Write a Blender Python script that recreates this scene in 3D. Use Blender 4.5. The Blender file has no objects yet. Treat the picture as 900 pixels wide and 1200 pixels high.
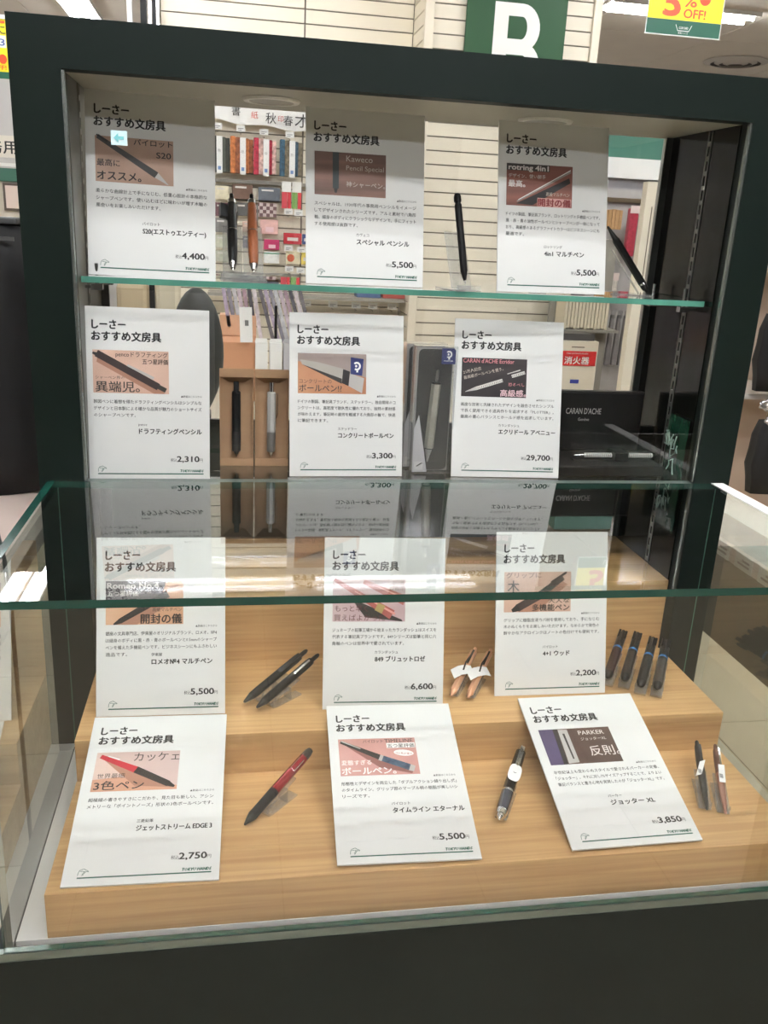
import bpy, bmesh, math, random
from mathutils import Vector, Matrix
random.seed(7)
SCN = bpy.context.scene
COL = SCN.collection

# ------------------------------------------------------------------ camera
def set_camera():
    f = 1022.34; yaw = -0.1762; pitch = -0.3125; roll = 0.0522
    cam = bpy.data.cameras.new('camera'); co = bpy.data.objects.new('camera', cam); COL.objects.link(co)
    F = Vector((-math.sin(yaw)*math.cos(pitch), math.cos(yaw)*math.cos(pitch), math.sin(pitch)))
    r = Vector((math.cos(yaw), math.sin(yaw), 0)); u = r.cross(F)
    c, s = math.cos(roll), math.sin(roll)
    R = c*r + s*u; U = -s*r + c*u
    m = Matrix((R, U, -F)).transposed().to_4x4()
    m.translation = Vector((0.2823, -1.2819, 1.4225))
    co.matrix_world = m
    cam.sensor_fit = 'VERTICAL'; cam.sensor_height = 24.0; cam.lens = f/1200*24.0
    cam.clip_start = 0.02; cam.clip_end = 60
    SCN.camera = co
set_camera()
# ------------------------------------------------------------------ world, exposure
W = bpy.data.worlds.new('store_air'); SCN.world = W; W.use_nodes = True
W.node_tree.nodes['Background'].inputs[0].default_value = (1.0, 0.965, 0.93, 1)
W.node_tree.nodes['Background'].inputs[1].default_value = 0.45
SCN.view_settings.view_transform = 'Standard'; SCN.view_settings.look = 'None'
SCN.view_settings.gamma = 1.0; SCN.view_settings.use_curve_mapping = False
SCN.view_settings.exposure = 2.27
cy = SCN.cycles
cy.max_bounces = 14; cy.transparent_max_bounces = 24; cy.glossy_bounces = 6; cy.diffuse_bounces = 4
cy.caustics_reflective = False; cy.caustics_refractive = False
cy.use_denoising = True; cy.sample_clamp_indirect = 6.0
LAMP = 17.0            # strength of the ceiling tubes

# ------------------------------------------------------------------ materials
def lin(c):
    return tuple((x/255/12.92 if x/255 <= 0.04045 else ((x/255+0.055)/1.055)**2.4) for x in c)
MATS = {}
def mat(name, rgb, rough=0.6, metal=0.0, spec=0.5, vary=0.0, scale=20.0, bump=0.0, emit=0.0, coat=0.0):
    if name in MATS: return MATS[name]
    m = bpy.data.materials.new(name); m.use_nodes = True; nt = m.node_tree
    b = nt.nodes['Principled BSDF']; col = lin(rgb)
    b.inputs['Base Color'].default_value = (*col, 1); b.inputs['Roughness'].default_value = rough
    b.inputs['Metallic'].default_value = metal; b.inputs['Specular IOR Level'].default_value = spec
    b.inputs['Coat Weight'].default_value = coat
    if vary or bump:
        tc = nt.nodes.new('ShaderNodeTexCoord'); n = nt.nodes.new('ShaderNodeTexNoise')
        n.inputs['Scale'].default_value = scale; n.inputs['Detail'].default_value = 3
        nt.links.new(tc.outputs['Object'], n.inputs['Vector'])
        if vary:
            rp = nt.nodes.new('ShaderNodeValToRGB')
            rp.color_ramp.elements[0].position = .3; rp.color_ramp.elements[1].position = .7
            rp.color_ramp.elements[0].color = (*[max(0, c*(1-vary)) for c in col], 1)
            rp.color_ramp.elements[1].color = (*[min(1, c*(1+vary)) for c in col], 1)
            nt.links.new(n.outputs['Fac'], rp.inputs['Fac']); nt.links.new(rp.outputs['Color'], b.inputs['Base Color'])
        if bump:
            bp = nt.nodes.new('ShaderNodeBump'); bp.inputs['Strength'].default_value = bump; bp.inputs['Distance'].default_value = .002
            nt.links.new(n.outputs['Fac'], bp.inputs['Height']); nt.links.new(bp.outputs['Normal'], b.inputs['Normal'])
    if emit:
        b.inputs['Emission Color'].default_value = (*col, 1); b.inputs['Emission Strength'].default_value = emit
    MATS[name] = m; return m

def wood(name, light, dark, axis=0, scale=3.0):
    m = bpy.data.materials.new(name); m.use_nodes = True; nt = m.node_tree; b = nt.nodes['Principled BSDF']
    tc = nt.nodes.new('ShaderNodeTexCoord'); mp = nt.nodes.new('ShaderNodeMapping')
    s = [55.0, 55.0, 55.0]; s[axis] = 1.6; mp.inputs['Scale'].default_value = s
    n = nt.nodes.new('ShaderNodeTexNoise'); n.inputs['Scale'].default_value = scale; n.inputs['Detail'].default_value = 5; n.inputs['Distortion'].default_value = .4
    n2 = nt.nodes.new('ShaderNodeTexNoise'); n2.inputs['Scale'].default_value = .55; n2.inputs['Detail'].default_value = 2
    rp = nt.nodes.new('ShaderNodeValToRGB'); rp.color_ramp.elements[0].position = .33; rp.color_ramp.elements[1].position = .66
    rp.color_ramp.elements[0].color = (*lin(dark), 1); rp.color_ramp.elements[1].color = (*lin(light), 1)
    mx = nt.nodes.new('ShaderNodeMath'); mx.operation = 'MULTIPLY_ADD'; mx.inputs[1].default_value = .55; mx.inputs[2].default_value = 0.0
    ad = nt.nodes.new('ShaderNodeMath'); ad.operation = 'MULTIPLY_ADD'; ad.inputs[1].default_value = .45
    nt.links.new(tc.outputs['Object'], mp.inputs['Vector']); nt.links.new(mp.outputs['Vector'], n.inputs['Vector']); nt.links.new(mp.outputs['Vector'], n2.inputs['Vector'])
    nt.links.new(n.outputs['Fac'], mx.inputs[0]); nt.links.new(n2.outputs['Fac'], ad.inputs[0]); nt.links.new(mx.outputs[0], ad.inputs[2])
    nt.links.new(ad.outputs[0], rp.inputs['Fac']); nt.links.new(rp.outputs['Color'], b.inputs['Base Color'])
    b.inputs['Roughness'].default_value = .55
    MATS[name] = m; return m

def glassmat(name, tint, refl=1.0, rough=0.0):
    m = bpy.data.materials.new(name); m.use_nodes = True; nt = m.node_tree; nt.nodes.clear()
    out = nt.nodes.new('ShaderNodeOutputMaterial'); mix = nt.nodes.new('ShaderNodeMixShader')
    tr = nt.nodes.new('ShaderNodeBsdfTransparent'); gl = nt.nodes.new('ShaderNodeBsdfGlossy'); fr = nt.nodes.new('ShaderNodeFresnel')
    geo = nt.nodes.new('ShaderNodeNewGeometry')
    tr.inputs[0].default_value = (*tint, 1); gl.inputs[0].default_value = (refl, refl, refl, 1); gl.inputs['Roughness'].default_value = rough
    fr.inputs['IOR'].default_value = 1.5
    # front faces only reflect, so that a pane is one clean mirror
    ml = nt.nodes.new('ShaderNodeMath'); ml.operation = 'MULTIPLY'; inv = nt.nodes.new('ShaderNodeMath'); inv.operation = 'SUBTRACT'
    inv.inputs[0].default_value = 1.0; nt.links.new(geo.outputs['Backfacing'], inv.inputs[1])
    dbl = nt.nodes.new('ShaderNodeMath'); dbl.operation = 'MULTIPLY'; dbl.inputs[1].default_value = 1.7; dbl.use_clamp = True
    nt.links.new(fr.outputs[0], dbl.inputs[0]); nt.links.new(dbl.outputs[0], ml.inputs[0]); nt.links.new(inv.outputs[0], ml.inputs[1])
    nt.links.new(ml.outputs[0], mix.inputs[0]); nt.links.new(tr.outputs[0], mix.inputs[1]); nt.links.new(gl.outputs[0], mix.inputs[2])
    nt.links.new(mix.outputs[0], out.inputs[0]); MATS[name] = m; return m

GREEN = mat('dark_green_laminate', (13, 23, 19), .5, vary=.05, scale=8, spec=.16)
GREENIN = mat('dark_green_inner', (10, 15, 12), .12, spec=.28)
GLASS = glassmat('clear_glass', (.982, .985, .983))
GLASSTOP = glassmat('counter_glass', (.945, .965, .957))
GLASSSIDE = glassmat('side_glass', (.86, .90, .87))
ACRYL = glassmat('clear_acrylic', (.90, .91, .91), 1.0, .03)
def milky(m, amt):
    nt = m.node_tree; out = [n for n in nt.nodes if n.type == 'OUTPUT_MATERIAL'][0]; src = out.inputs[0].links[0].from_socket
    d = nt.nodes.new('ShaderNodeBsdfTranslucent'); d.inputs[0].default_value = (.85, .85, .84, 1)
    d2 = nt.nodes.new('ShaderNodeBsdfDiffuse'); d2.inputs[0].default_value = (.85, .85, .84, 1); a = nt.nodes.new('ShaderNodeMixShader')
    nt.links.new(d.outputs[0], a.inputs[1]); nt.links.new(d2.outputs[0], a.inputs[2])
    x = nt.nodes.new('ShaderNodeMixShader'); x.inputs[0].default_value = amt
    nt.links.new(src, x.inputs[1]); nt.links.new(a.outputs[0], x.inputs[2]); nt.links.new(x.outputs[0], out.inputs[0])
milky(ACRYL, .18)
FILM = glassmat('crinkled_film', (.90, .91, .92), 1.0, .08)
EDGE = mat('glass_edge_green', (18, 62, 52), .15, spec=.6)
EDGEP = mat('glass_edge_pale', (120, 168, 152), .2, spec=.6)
SHEDGE = mat('shelf_edge_green', (88, 150, 132), .2, vary=.12, scale=9)
SILVER = mat('silver', (190, 190, 188), .25, 1.0)
CHROME = mat('chrome', (225, 225, 225), .08, 1.0)
ALU = mat('dull_aluminium', (120, 130, 125), .35, .8)
WHITE = mat('white_board', (226, 226, 222), .6, vary=.015, scale=30)
CARD = mat('card_white', (231, 231, 228), .45, vary=.01, scale=6)
INK = mat('black_ink', (38, 38, 38), .6)
INKW = mat('white_ink', (240, 238, 235), .6)
GRN = mat('green_ink', (16, 92, 74), .5)
milky(FILM, .10)
OAK = wood('oak_veneer', (210, 171, 118), (180, 138, 88))
KRAFT = mat('kraft_card', (168, 134, 102), .8, vary=.04, scale=60)
CREAM = mat('cream_laminate', (232, 224, 204), .5, vary=.01, scale=3)
CREAMD = mat('cream_groove', (120, 112, 98), .7)
CEIL = mat('ceiling_board', (238, 228, 214), .9, vary=.02, scale=4)
BLACK = mat('black_plastic', (12, 12, 13), .35, spec=.3)
BLACKM = mat('black_matte', (17, 17, 18), .6, vary=.1, scale=40, spec=.25)
GUN = mat('gunmetal', (48, 48, 46), .3, .8)
RED = mat('red_metal', (150, 18, 32), .22, .5, coat=.5)
TUBE = mat('lamp_diffuser', (246, 249, 255), .5, emit=LAMP)

# ------------------------------------------------------------------ mesh helpers
class MB:
    def __init__(s): s.v = []; s.f = []; s.m = []
    def add(s, vs, fs, mi=0):
        o = len(s.v); s.v += [tuple(v) for v in vs]; s.f += [tuple(i+o for i in f) for f in fs]; s.m += [mi]*len(fs); return s
    def box(s, x0, x1, y0, y1, z0, z1, mi=0):
        return s.add([(x0,y0,z0),(x1,y0,z0),(x1,y1,z0),(x0,y1,z0),(x0,y0,z1),(x1,y0,z1),(x1,y1,z1),(x0,y1,z1)],
                     [(0,3,2,1),(4,5,6,7),(0,1,5,4),(1,2,6,5),(2,3,7,6),(3,0,4,7)], mi)
    def quad(s, a, b, c, d, mi=0): return s.add([a,b,c,d], [(0,1,2,3)], mi)
    def rect(s, x0, y0, x1, y1, z, mi=0): return s.quad((x0,y0,z),(x1,y0,z),(x1,y1,z),(x0,y1,z), mi)
    def lathe(s, prof, n=16, mi=0, cx=0, cy=0, flat=1.0, ph=0):
        vs = []; fs = []
        for (t, r) in prof:
            for k in range(n):
                a = 2*math.pi*k/n+ph; vs.append((cx+r*math.cos(a), cy+r*flat*math.sin(a), t))
        for i in range(len(prof)-1):
            for k in range(n):
                k2 = (k+1) % n; fs.append((i*n+k, i*n+k2, (i+1)*n+k2, (i+1)*n+k))
        fs.append(tuple(reversed(range(n)))); fs.append(tuple((len(prof)-1)*n+k for k in range(n)))
        return s.add(vs, fs, mi)
    def prism(s, pts, y0, y1, mi=0):          # polygon in XZ extruded along Y (pts counter-clockwise seen from -Y)
        n = len(pts)
        vs = [(x, y0, z) for x, z in pts] + [(x, y1, z) for x, z in pts]
        fs = [tuple(range(n)), tuple(reversed(range(n, 2*n)))] + [(i, i+n, (i+1) % n+n, (i+1) % n) for i in range(n)]
        return s.add(vs, fs, mi)
    def strip(s, path, w, th, axis_w=(0,1,0), mi=0):  # bent strip along a path of points, width along axis_w
        A = Vector(axis_w); P = [Vector(p) for p in path]; vs = []; fs = []
        for i, p in enumerate(P):
            d = (P[min(i+1, len(P)-1)] - P[max(i-1, 0)]).normalized(); nrm = d.cross(A).normalized()
            for a, b in ((-1,-1),(1,-1),(1,1),(-1,1)): vs.append(tuple(p + A*(a*w/2) + nrm*(b*th/2)))
        for i in range(len(P)-1):
            for k in range(4):
                k2 = (k+1) % 4; fs.append((i*4+k, i*4+k2, i*4+4+k2, i*4+4+k))
        fs.append((3,2,1,0)); e = (len(P)-1)*4; fs.append((e,e+1,e+2,e+3))
        return s.add(vs, fs, mi)
    def tube(s, path, r, n=8, mi=0):
        P = [Vector(p) for p in path]; vs = []; fs = []
        for i, p in enumerate(P):
            d = (P[min(i+1, len(P)-1)] - P[max(i-1, 0)]).normalized()
            a = d.orthogonal().normalized() if i == 0 else (a - d*a.dot(d)).normalized()
            b = d.cross(a)
            for k in range(n):
                t = 2*math.pi*k/n; vs.append(tuple(p + a*(r*math.cos(t)) + b*(r*math.sin(t))))
        for i in range(len(P)-1):
            for k in range(n):
                k2 = (k+1) % n; fs.append((i*n+k, i*n+k2, (i+1)*n+k2, (i+1)*n+k))
        fs.append(tuple(reversed(range(n)))); e = (len(P)-1)*n; fs.append(tuple(e+k for k in range(n)))
        return s.add(vs, fs, mi)
    def build(s, name, mats, parent=None, smooth=False, bevel=0.0):
        me = bpy.data.meshes.new(name); me.from_pydata(s.v, [], s.f)
        for m in (mats if isinstance(mats, (list, tuple)) else [mats]): me.materials.append(m)
        me.polygons.foreach_set('material_index', s.m); me.update()
        if smooth:
            bm = bmesh.new(); bm.from_mesh(me)
            for f in bm.faces: f.smooth = True
            for e in bm.edges:
                if len(e.link_faces) == 2 and e.calc_face_angle(0) > .6: e.smooth = False
            bm.to_mesh(me); bm.free()
        o = bpy.data.objects.new(name, me); COL.objects.link(o)
        if parent: o.parent = parent
        if bevel:
            md = o.modifiers.new('bevel', 'BEVEL'); md.width = bevel; md.segments = 2; md.limit_method = 'ANGLE'
        return o

def tag(o, label=None, cat=None, group=None, kind=None):
    if label: o['label'] = label
    if cat: o['category'] = cat
    if group: o['group'] = group
    if kind: o['kind'] = kind
    return o
def thing(name, label, cat, loc=(0,0,0), rz=0.0, group=None):
    o = bpy.data.objects.new(name, None); COL.objects.link(o); o.empty_display_size = .05
    o.location = loc; o.rotation_euler = (0,0,rz); return tag(o, label, cat, group)
def copy_tree(o, parent=None):
    c = o.copy(); COL.objects.link(c); c.parent = parent
    for ch in o.children: copy_tree(ch, c)
    return c
def piece(name, mb, m, parent=None, loc=None, **k):
    o = mb.build(name, m, parent, **k)
    if loc: o.location = loc
    return o
def boxm(x, y, z): return MB().box(-x/2, x/2, -y/2, y/2, 0, z)

# ---- flat lettering as real outlines
def text2d(s, size=1.0, bold=0.0, shear=0.0):
    c = bpy.data.curves.new('t', 'FONT'); c.body = s; c.size = 1.0; c.resolution_u = 1 if size < .007 else 3; c.offset = bold; c.shear = shear
    o = bpy.data.objects.new('t', c); COL.objects.link(o)
    me = bpy.data.meshes.new_from_object(o.evaluated_get(bpy.context.evaluated_depsgraph_get()))
    vs = [(v.co.x*size, v.co.y*size) for v in me.vertices]; fs = [tuple(p.vertices) for p in me.polygons]
    bpy.data.objects.remove(o); bpy.data.curves.remove(c); bpy.data.meshes.remove(me)
    return vs, fs
def put_text(mb, s, x, y, size, z, width=None, bold=0.0, shear=0.0, right=False, angle=0.0, mi=0):
    vs, fs = text2d(s, size, 0.0, shear)
    if not vs: return
    x0 = min(v[0] for v in vs); x1 = max(v[0] for v in vs); k = 1.0
    if width: k = width/(x1-x0)
    ox = x - (x1-x0)*k if right else x
    ca, sa = math.cos(angle), math.sin(angle)
    out = []
    sh = [(0, 0)] if bold < .004 else [(-bold*.5, -bold*.3), (bold*.5, -bold*.3), (0, bold*.35)]
    for i, (dx, dy) in enumerate(sh):
        out = []
        for vx, vy in vs:
            a, b = (vx-x0)*k+dx*size, vy+dy*size
            out.append((ox+a*ca-b*sa, y+a*sa+b*ca, z+i*1e-5))
        mb.add(out, fs, mi)

# ------------------------------------------------------------------ setting: floor, ceiling, walls
XL, XR = 0.0628, 1.0269          # inner faces of the case posts
ZT, ZI, ZG, ZS, ZB = 1.657, 1.5976, 1.05, 1.041, 0.6106
L0, L1, L2 = 0.6732, 0.7374, 0.8669
SH1 = 1.339
def setting():
    TILE = mat('floor_tile', (190, 177, 154), .28, vary=.03, scale=3); GROUT = mat('floor_joint', (112, 104, 90), .8)
    fl = piece('floor', MB().box(-5, 7, -5, 9, -.03, -.003), GROUT); tag(fl, kind='structure')
    p = MB().box(-.2235, .2235, -.2235, .2235, -.003, .001).build('floor_tile', TILE, fl)
    for i in range(7):
        for j in range(10):
            q = p if (i == 0 and j == 0) else p.copy()
            if q is not p: COL.objects.link(q); q.parent = fl
            q.location = (1.0575 + .45*i, -.21 + .45*j, 0)
    rest = MB()
    for x in range(-10, 15):
        for y in range(-10, 19):
            cx_, cy_ = 1.0575+.45*(x-4), -.21+.45*(y-3)
            if 1.0 < cx_ < 3.9 and -.3 < cy_ < 3.9: continue
            if not (-4.7 < cx_ < 6.7 and -4.7 < cy_ < 8.7): continue
            rest.box(cx_-.2235, cx_+.2235, cy_-.2235, cy_+.2235, -.003, .001)
    tag(rest.build('far_floor_tiles', TILE, fl), kind='stuff')
    ce = piece('ceiling', MB().box(-5, 7, -5, 9, 3.215, 3.25), mat('ceiling_joint', (88, 80, 72), .9)); tag(ce, kind='structure')
    p = MB().box(-.610, .610, -.944, .944, 3.2, 3.216).build('ceiling_panel', CEIL, ce)
    for i in range(9):
        for j in range(7):
            q = p if (i == 0 and j == 0) else p.copy()
            if q is not p: COL.objects.link(q); q.parent = ce
            q.location = (-1.63+.614+1.228*(i-2), 6.94-.95+1.9*(j-5), 0)
    g = mat('far_wall_grey', (205, 202, 198), .85)
    tag(piece('wall_rear', MB().box(-5, 7, 9, 9.1, 0, 3.215), g), kind='structure')
    d = mat('front_wall_brown', (52, 47, 42), .8)
    tag(piece('wall_front', MB().box(-5, 7, -5.1, -5, 0, 3.215), d), kind='structure')
    tag(piece('wall_left', MB().box(-5.1, -5, -5, 9, 0, 3.215), g), kind='structure')
    tag(piece('wall_right', MB().box(7, 7.1, -5, 9, 0, 3.215), g), kind='structure')
    # slat walls: a backing, then each slat
    def slatwall(name, x0, x1, y, z0, z1, pitch, zoff, joints=(), along='x'):
        bk = MB().box(x0, x1, y+.006, y+.012, z0, z1) if along == 'x' else MB().box(y+.006, y+.012, x0, x1, z0, z1)
        w = tag(bk.build(name, CREAMD), kind='structure')
        xs = [x0] + list(joints) + [x1]
        for a, b in zip(xs[:-1], xs[1:]):
            g_ = .004
            if along == 'x': p = MB().box(a+g_, b-g_, y, y+.006, 0, pitch-.006)
            else: p = MB().box(y, y+.006, a, b, 0, pitch-.006)
            src = None; z = z0 + (zoff - z0) % pitch
            while z + pitch < z1:
                if src is None: src = q = p.build('slat', CREAM, w)
                else: q = src.copy(); COL.objects.link(q); q.parent = w
                q.location = (0, 0, z+.003); z += pitch
        return w
    slatwall('wall_product_side', -.05, 1.111, 3.25, .3, 3.2, .0602, 2.308, (.6,))
    slatwall('wall_column_front', 1.15, 1.895, 3.0, .3, 3.2, .0605, 2.3285)
    slatwall('wall_column_side', 3.02, 3.25, 1.111, .3, 3.2, .0605, 2.30, along='y')
    tag(piece('trim_1', MB().box(1.111, 1.152, 2.985, 3.02, 0, 3.2), CREAM, bevel=.002), kind='structure')
    tag(piece('trim_2', MB().box(1.893, 1.93, 2.985, 3.02, 0, 3.2), CREAM, bevel=.002), kind='structure')
    tag(piece('wall_column_right', MB().box(1.915, 1.93, 3.02, 3.25, 0, 3.2), CREAM), kind='structure')
setting()

def lamps():
    hous = mat('lamp_housing', (225, 222, 215), .5)
    src = None
    # (x, y, along, label): recessed twin tube fittings
    spots = [(-1.17, 4.42, 'y', 'ceiling lamp running towards the far wall, left of the case, nearest one'),
             (-1.10, 7.75, 'y', 'ceiling lamp whose end shows above the top left corner of the green case'),
             (3.76, 6.05, 'x', 'ceiling lamp behind the yellow 5% off notice'),
             (.1, -1.9, 'x', 'ceiling lamp above the viewer, left one'), (1.45, -1.9, 'x', 'ceiling lamp above the viewer, right one'),
             (.1, -.95, 'x', 'ceiling lamp right above the glass counter, left one'), (1.45, -.95, 'x', 'ceiling lamp right above the glass counter, right one'),
             (.1, -4.62, 'x', 'ceiling lamp near the front wall, left one'), (1.45, -4.62, 'x', 'ceiling lamp near the front wall, right one'),
             (-.4, 2.3, 'x', 'ceiling lamp behind the case to the left'),
             (2.7, 1.6, 'x', 'ceiling lamp behind the case to the right'),
             (-3.2, 5.2, 'x', 'ceiling lamp over the far left aisle'), (-3.0, 1.2, 'x', 'ceiling lamp over the left aisle'),
             (3.9, .4, 'x', 'ceiling lamp over the right aisle'), (.8, 6.2, 'x', 'ceiling lamp hidden behind the slatted walls')]
    for x, y, al, lb in spots:
        if al is None: continue
        if src is None:
            t = src = thing('ceiling_lamp', lb, 'lamp')
            m = MB().box(-.62, .62, -.145, .145, 3.185, 3.2).box(-.62, .62, -.012, .012, 3.168, 3.185)
            m.box(-.62, .62, -.145, -.135, 3.168, 3.185).box(-.62, .62, .135, .145, 3.168, 3.185)
            piece('housing', m, hous, t)
            for k in (-1, 1):
                vs = []; mb = MB(); mb.lathe([(-.59, .014), (.59, .014)], 10)
                mb.v = [(z, k*.074+x_, 3.162+y_) for x_, y_, z in mb.v]
                piece('tube', mb, TUBE, t, smooth=True)
        else: t = copy_tree(src)
        t.location = (x, y, 0); t.rotation_euler = (0, 0, math.pi/2 if al == 'y' else 0)
        t['label'] = lb; t['group'] = 'ceiling lamps'
lamps()

# ------------------------------------------------------------------ the display case
def display_case():
    t = thing('display_case', 'dark green shop showcase with glass counter and tall glazed back cabinet', 'showcase', (0,0,0))
    B = .27
    piece('header', MB().box(0, 1.0897, 0, .03, ZI, ZT), GREEN, t)
    piece('top_panel', MB().box(0, 1.0897, .03, B, ZI+.012, ZT), GREEN, t)
    for nm, a, b in (('left', 0, XL), ('right', XR, 1.0897)):
        piece('side_post', MB().box(a, b, 0, B, ZB, ZI), GREEN, t)
    lin_ = mat('cabinet_lining', (188, 184, 168), .5)
    cl = piece('cabinet_ceiling', MB().box(XL, XR, .03, B, ZI, ZI+.011), lin_, t)
    for cx_ in (.335, .76):
        r = MB().lathe([(ZI-.004, .042), (ZI-.004, .036), (ZI-.0005, .033)], 32); 
        rr = piece('downlight_ring', MB().lathe([(ZI-.0005, .043), (ZI-.004, .041), (ZI-.0042, .034), (ZI-.001, .032)], 32), mat('ring_white', (236, 234, 224), .3), t, smooth=True)
        rr.location = (cx_, .146, 0)
        dd = piece('lens', MB().lathe([(ZI-.0035, .033), (ZI-.0008, .033)], 32), mat('lens_grey', (150, 147, 132), .3), rr)
    # thin inner linings of the posts are glossy and dark
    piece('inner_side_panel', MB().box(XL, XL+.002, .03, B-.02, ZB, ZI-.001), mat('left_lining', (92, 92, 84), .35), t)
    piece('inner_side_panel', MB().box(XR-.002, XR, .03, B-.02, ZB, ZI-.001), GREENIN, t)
    piece('back_panel', MB().box(XL, XR, .255, B, ZB, 1.085), mat('back_green', (58, 66, 60), .4), t)
    bf = mat('back_frame_dark', (52, 55, 52), .3)
    piece('back_frame', MB().box(XL+.002, XL+.014, .243, .252, 1.085, ZI-.001).box(XR-.014, XR-.002, .243, .252, 1.085, ZI-.001).box(XL+.014, XR-.014, .243, .252, 1.085, 1.093), bf, t)
    piece('edge_strip', MB().box(XR-.0155, XR-.0142, .242, .2525, .87, ZI-.001), SILVER, t)
    piece('back_pane', MB().box(XL+.014, XR-.015, .245, .249, 1.094, ZI-.001), GLASS, t)
    # slotted shelf standards on both inner sides
    for x0, x1 in ((XL+.002, XL+.0035), (XR-.0035, XR-.002)):
        st = MB(); st.box(x0, x1, .108, .1105, .87, ZI-.002).box(x0, x1, .1175, .120, .87, ZI-.002)
        z = .87
        while z < ZI-.02:
            st.box(x0, x1, .1105, .1175, z, z+.007); z += .022
        s = st.build('shelf_standard', mat('standard_grey', (128, 126, 120), .35, .7), t)
    # front glazing
    tr = mat('trim_silver', (150, 156, 150), .25, .8)
    piece('glass_trim', MB().box(XL, XL+.004, .002, .008, 1.052, ZI-.001), tr, t)
    piece('glass_trim', MB().box(XR-.004, XR, .002, .008, 1.052, ZI-.001), tr, t)
    piece('front_pane', MB().box(XL+.001, XR-.001, .009, .013, 1.052, ZI-.001), GLASS, t)
    piece('bottom_rail', MB().box(XL, XR, .002, .02, ZS+.001, ZS+.008), mat('rail_green', (88, 100, 94), .3), t)
    # glass shelf inside at counter level
    sg = MB().box(XL+.003, XR-.003, .021, .2425, ZS-.008, ZS)
    sg.m = [0, 0, 1, 1, 1, 1]; piece('inner_glass_shelf', sg, [GLASS, EDGE], t)
    # upper glass shelf with its four studs
    us = MB().box(.066, XR-.006, .047, .235, SH1-.0085, SH1)
    us.m = [0, 0, 1, 1, 1, 1]; sh = piece('upper_glass_shelf', us, [GLASS, SHEDGE], t)
    for x, y in ((.082, .088), (.082, .2), (XR-.02, .088), (XR-.02, .2)):
        s = -1 if x < .5 else 1
        m = MB(); m.lathe([(SH1-.02, .003), (SH1+.016, .003), (SH1+.017, .0015)], 12)
        m.box(-.008, .008, -.006, .006, SH1-.021, SH1-.0125); m.box(min(0, s*.018), max(0, s*.018), -.003, .003, SH1-.019, SH1-.015)
        b = m.build('shelf_stud', SILVER, t, smooth=True); b.location = (x, y, 0)
    # counter: base, floor board, glass box
    body = MB().box(0, 1.0897, -.4325, 0, .06, ZB-.013).box(.02, 1.07, -.40, 0, 0, .06).box(0, 1.0897, 0, B, 0, ZB)
    piece('base_cabinet', body, mat('base_green', (20, 27, 24), .5, vary=.05, scale=6, spec=.3), t)
    piece('floor_board', MB().box(.0268, 1.0654, -.4145, -.0005, ZB-.013, ZB), WHITE, t)
    piece('glass_channel', MB().box(.004, 1.0857, -.4318, -.4235, ZB-.013, ZB-.001), ALU, t)
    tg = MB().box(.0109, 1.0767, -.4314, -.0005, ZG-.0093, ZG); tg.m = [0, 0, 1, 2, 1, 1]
    edge_glint = mat('edge_glint_white', (250, 250, 248), .4)  # white stands in for light caught by the polished right glass edge
    piece('counter_glass_top', tg, [GLASSTOP, EDGE, edge_glint], t)
    piece('edge_glint_strip', MB().box(1.0768, 1.0787, -.4314, -.0005, ZG-.0093, ZG+.0003).box(1.0570, 1.0787, -.4314, -.0005, ZG+.0004, ZG+.0010), edge_glint, t)  # added white strip and lip, painting the glass edge's brightness wider
    piece('edge_band', MB().box(.0109, .0215, -.4314, -.0005, ZG+.0002, ZG+.0006), EDGE, t)
    for x0 in (.0178, 1.0664):
        sd = MB().box(x0, x0+.008, -.4228, -.0005, ZB, ZG-.0095); xe = x0 if x0 > .5 else x0+.0065
        piece('side_glass', sd, GLASSSIDE, t)
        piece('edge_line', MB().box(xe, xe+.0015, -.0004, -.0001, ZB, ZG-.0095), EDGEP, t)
    fg = MB().box(.0178, 1.0744, -.4311, -.4231, ZB, ZG-.0095); fg.m = [1, 1, 0, 1, 0, 1]
    piece('front_glass', fg, [GLASS, EDGE], t)
    # sticker on the cabinet glass
    s = thing('arrow_sticker', 'pale blue square sticker with an arrow, on the cabinet glass', 'sticker', (.1305, .0086, 1.5205))
    piece('label_sheet', MB().box(-.0105, .0105, 0, .0003, -.009, .009), mat('sticker_blue', (196, 222, 226), .5), s)
    a = MB(); a.v = []; a.add([(-.007,-.0003,0),(-.001,-.0003,.006),(-.001,-.0003,.002),(.006,-.0003,.002),(.006,-.0003,-.002),(-.001,-.0003,-.002),(-.001,-.0003,-.006)], [(6,5,4,3,2,1,0)])
    a.build('arrow', mat('arrow_teal', (110, 184, 190), .5), s)
    return t
CASE = display_case()

def riser(name, label, x0, x1, y0, y1, z1):
    o = piece(name, MB().box(x0, x1, y0, y1, ZB+.0003, z1), OAK, bevel=.0006)
    tag(o, label, 'riser', 'stepped wooden display blocks')
riser('wooden_riser', 'low light oak display block forming the front step in the glass counter', .0622, 1.0285, -.4139, -.1952, L0)
riser('wooden_riser', 'light oak display block forming the middle step in the glass counter', .0631, 1.0266, -.1949, .0250, L1)
riser('wooden_riser', 'tall light oak display block forming the back step under the cabinet shelf', .0655, 1.0245, .0253, .2545, L2)

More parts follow.
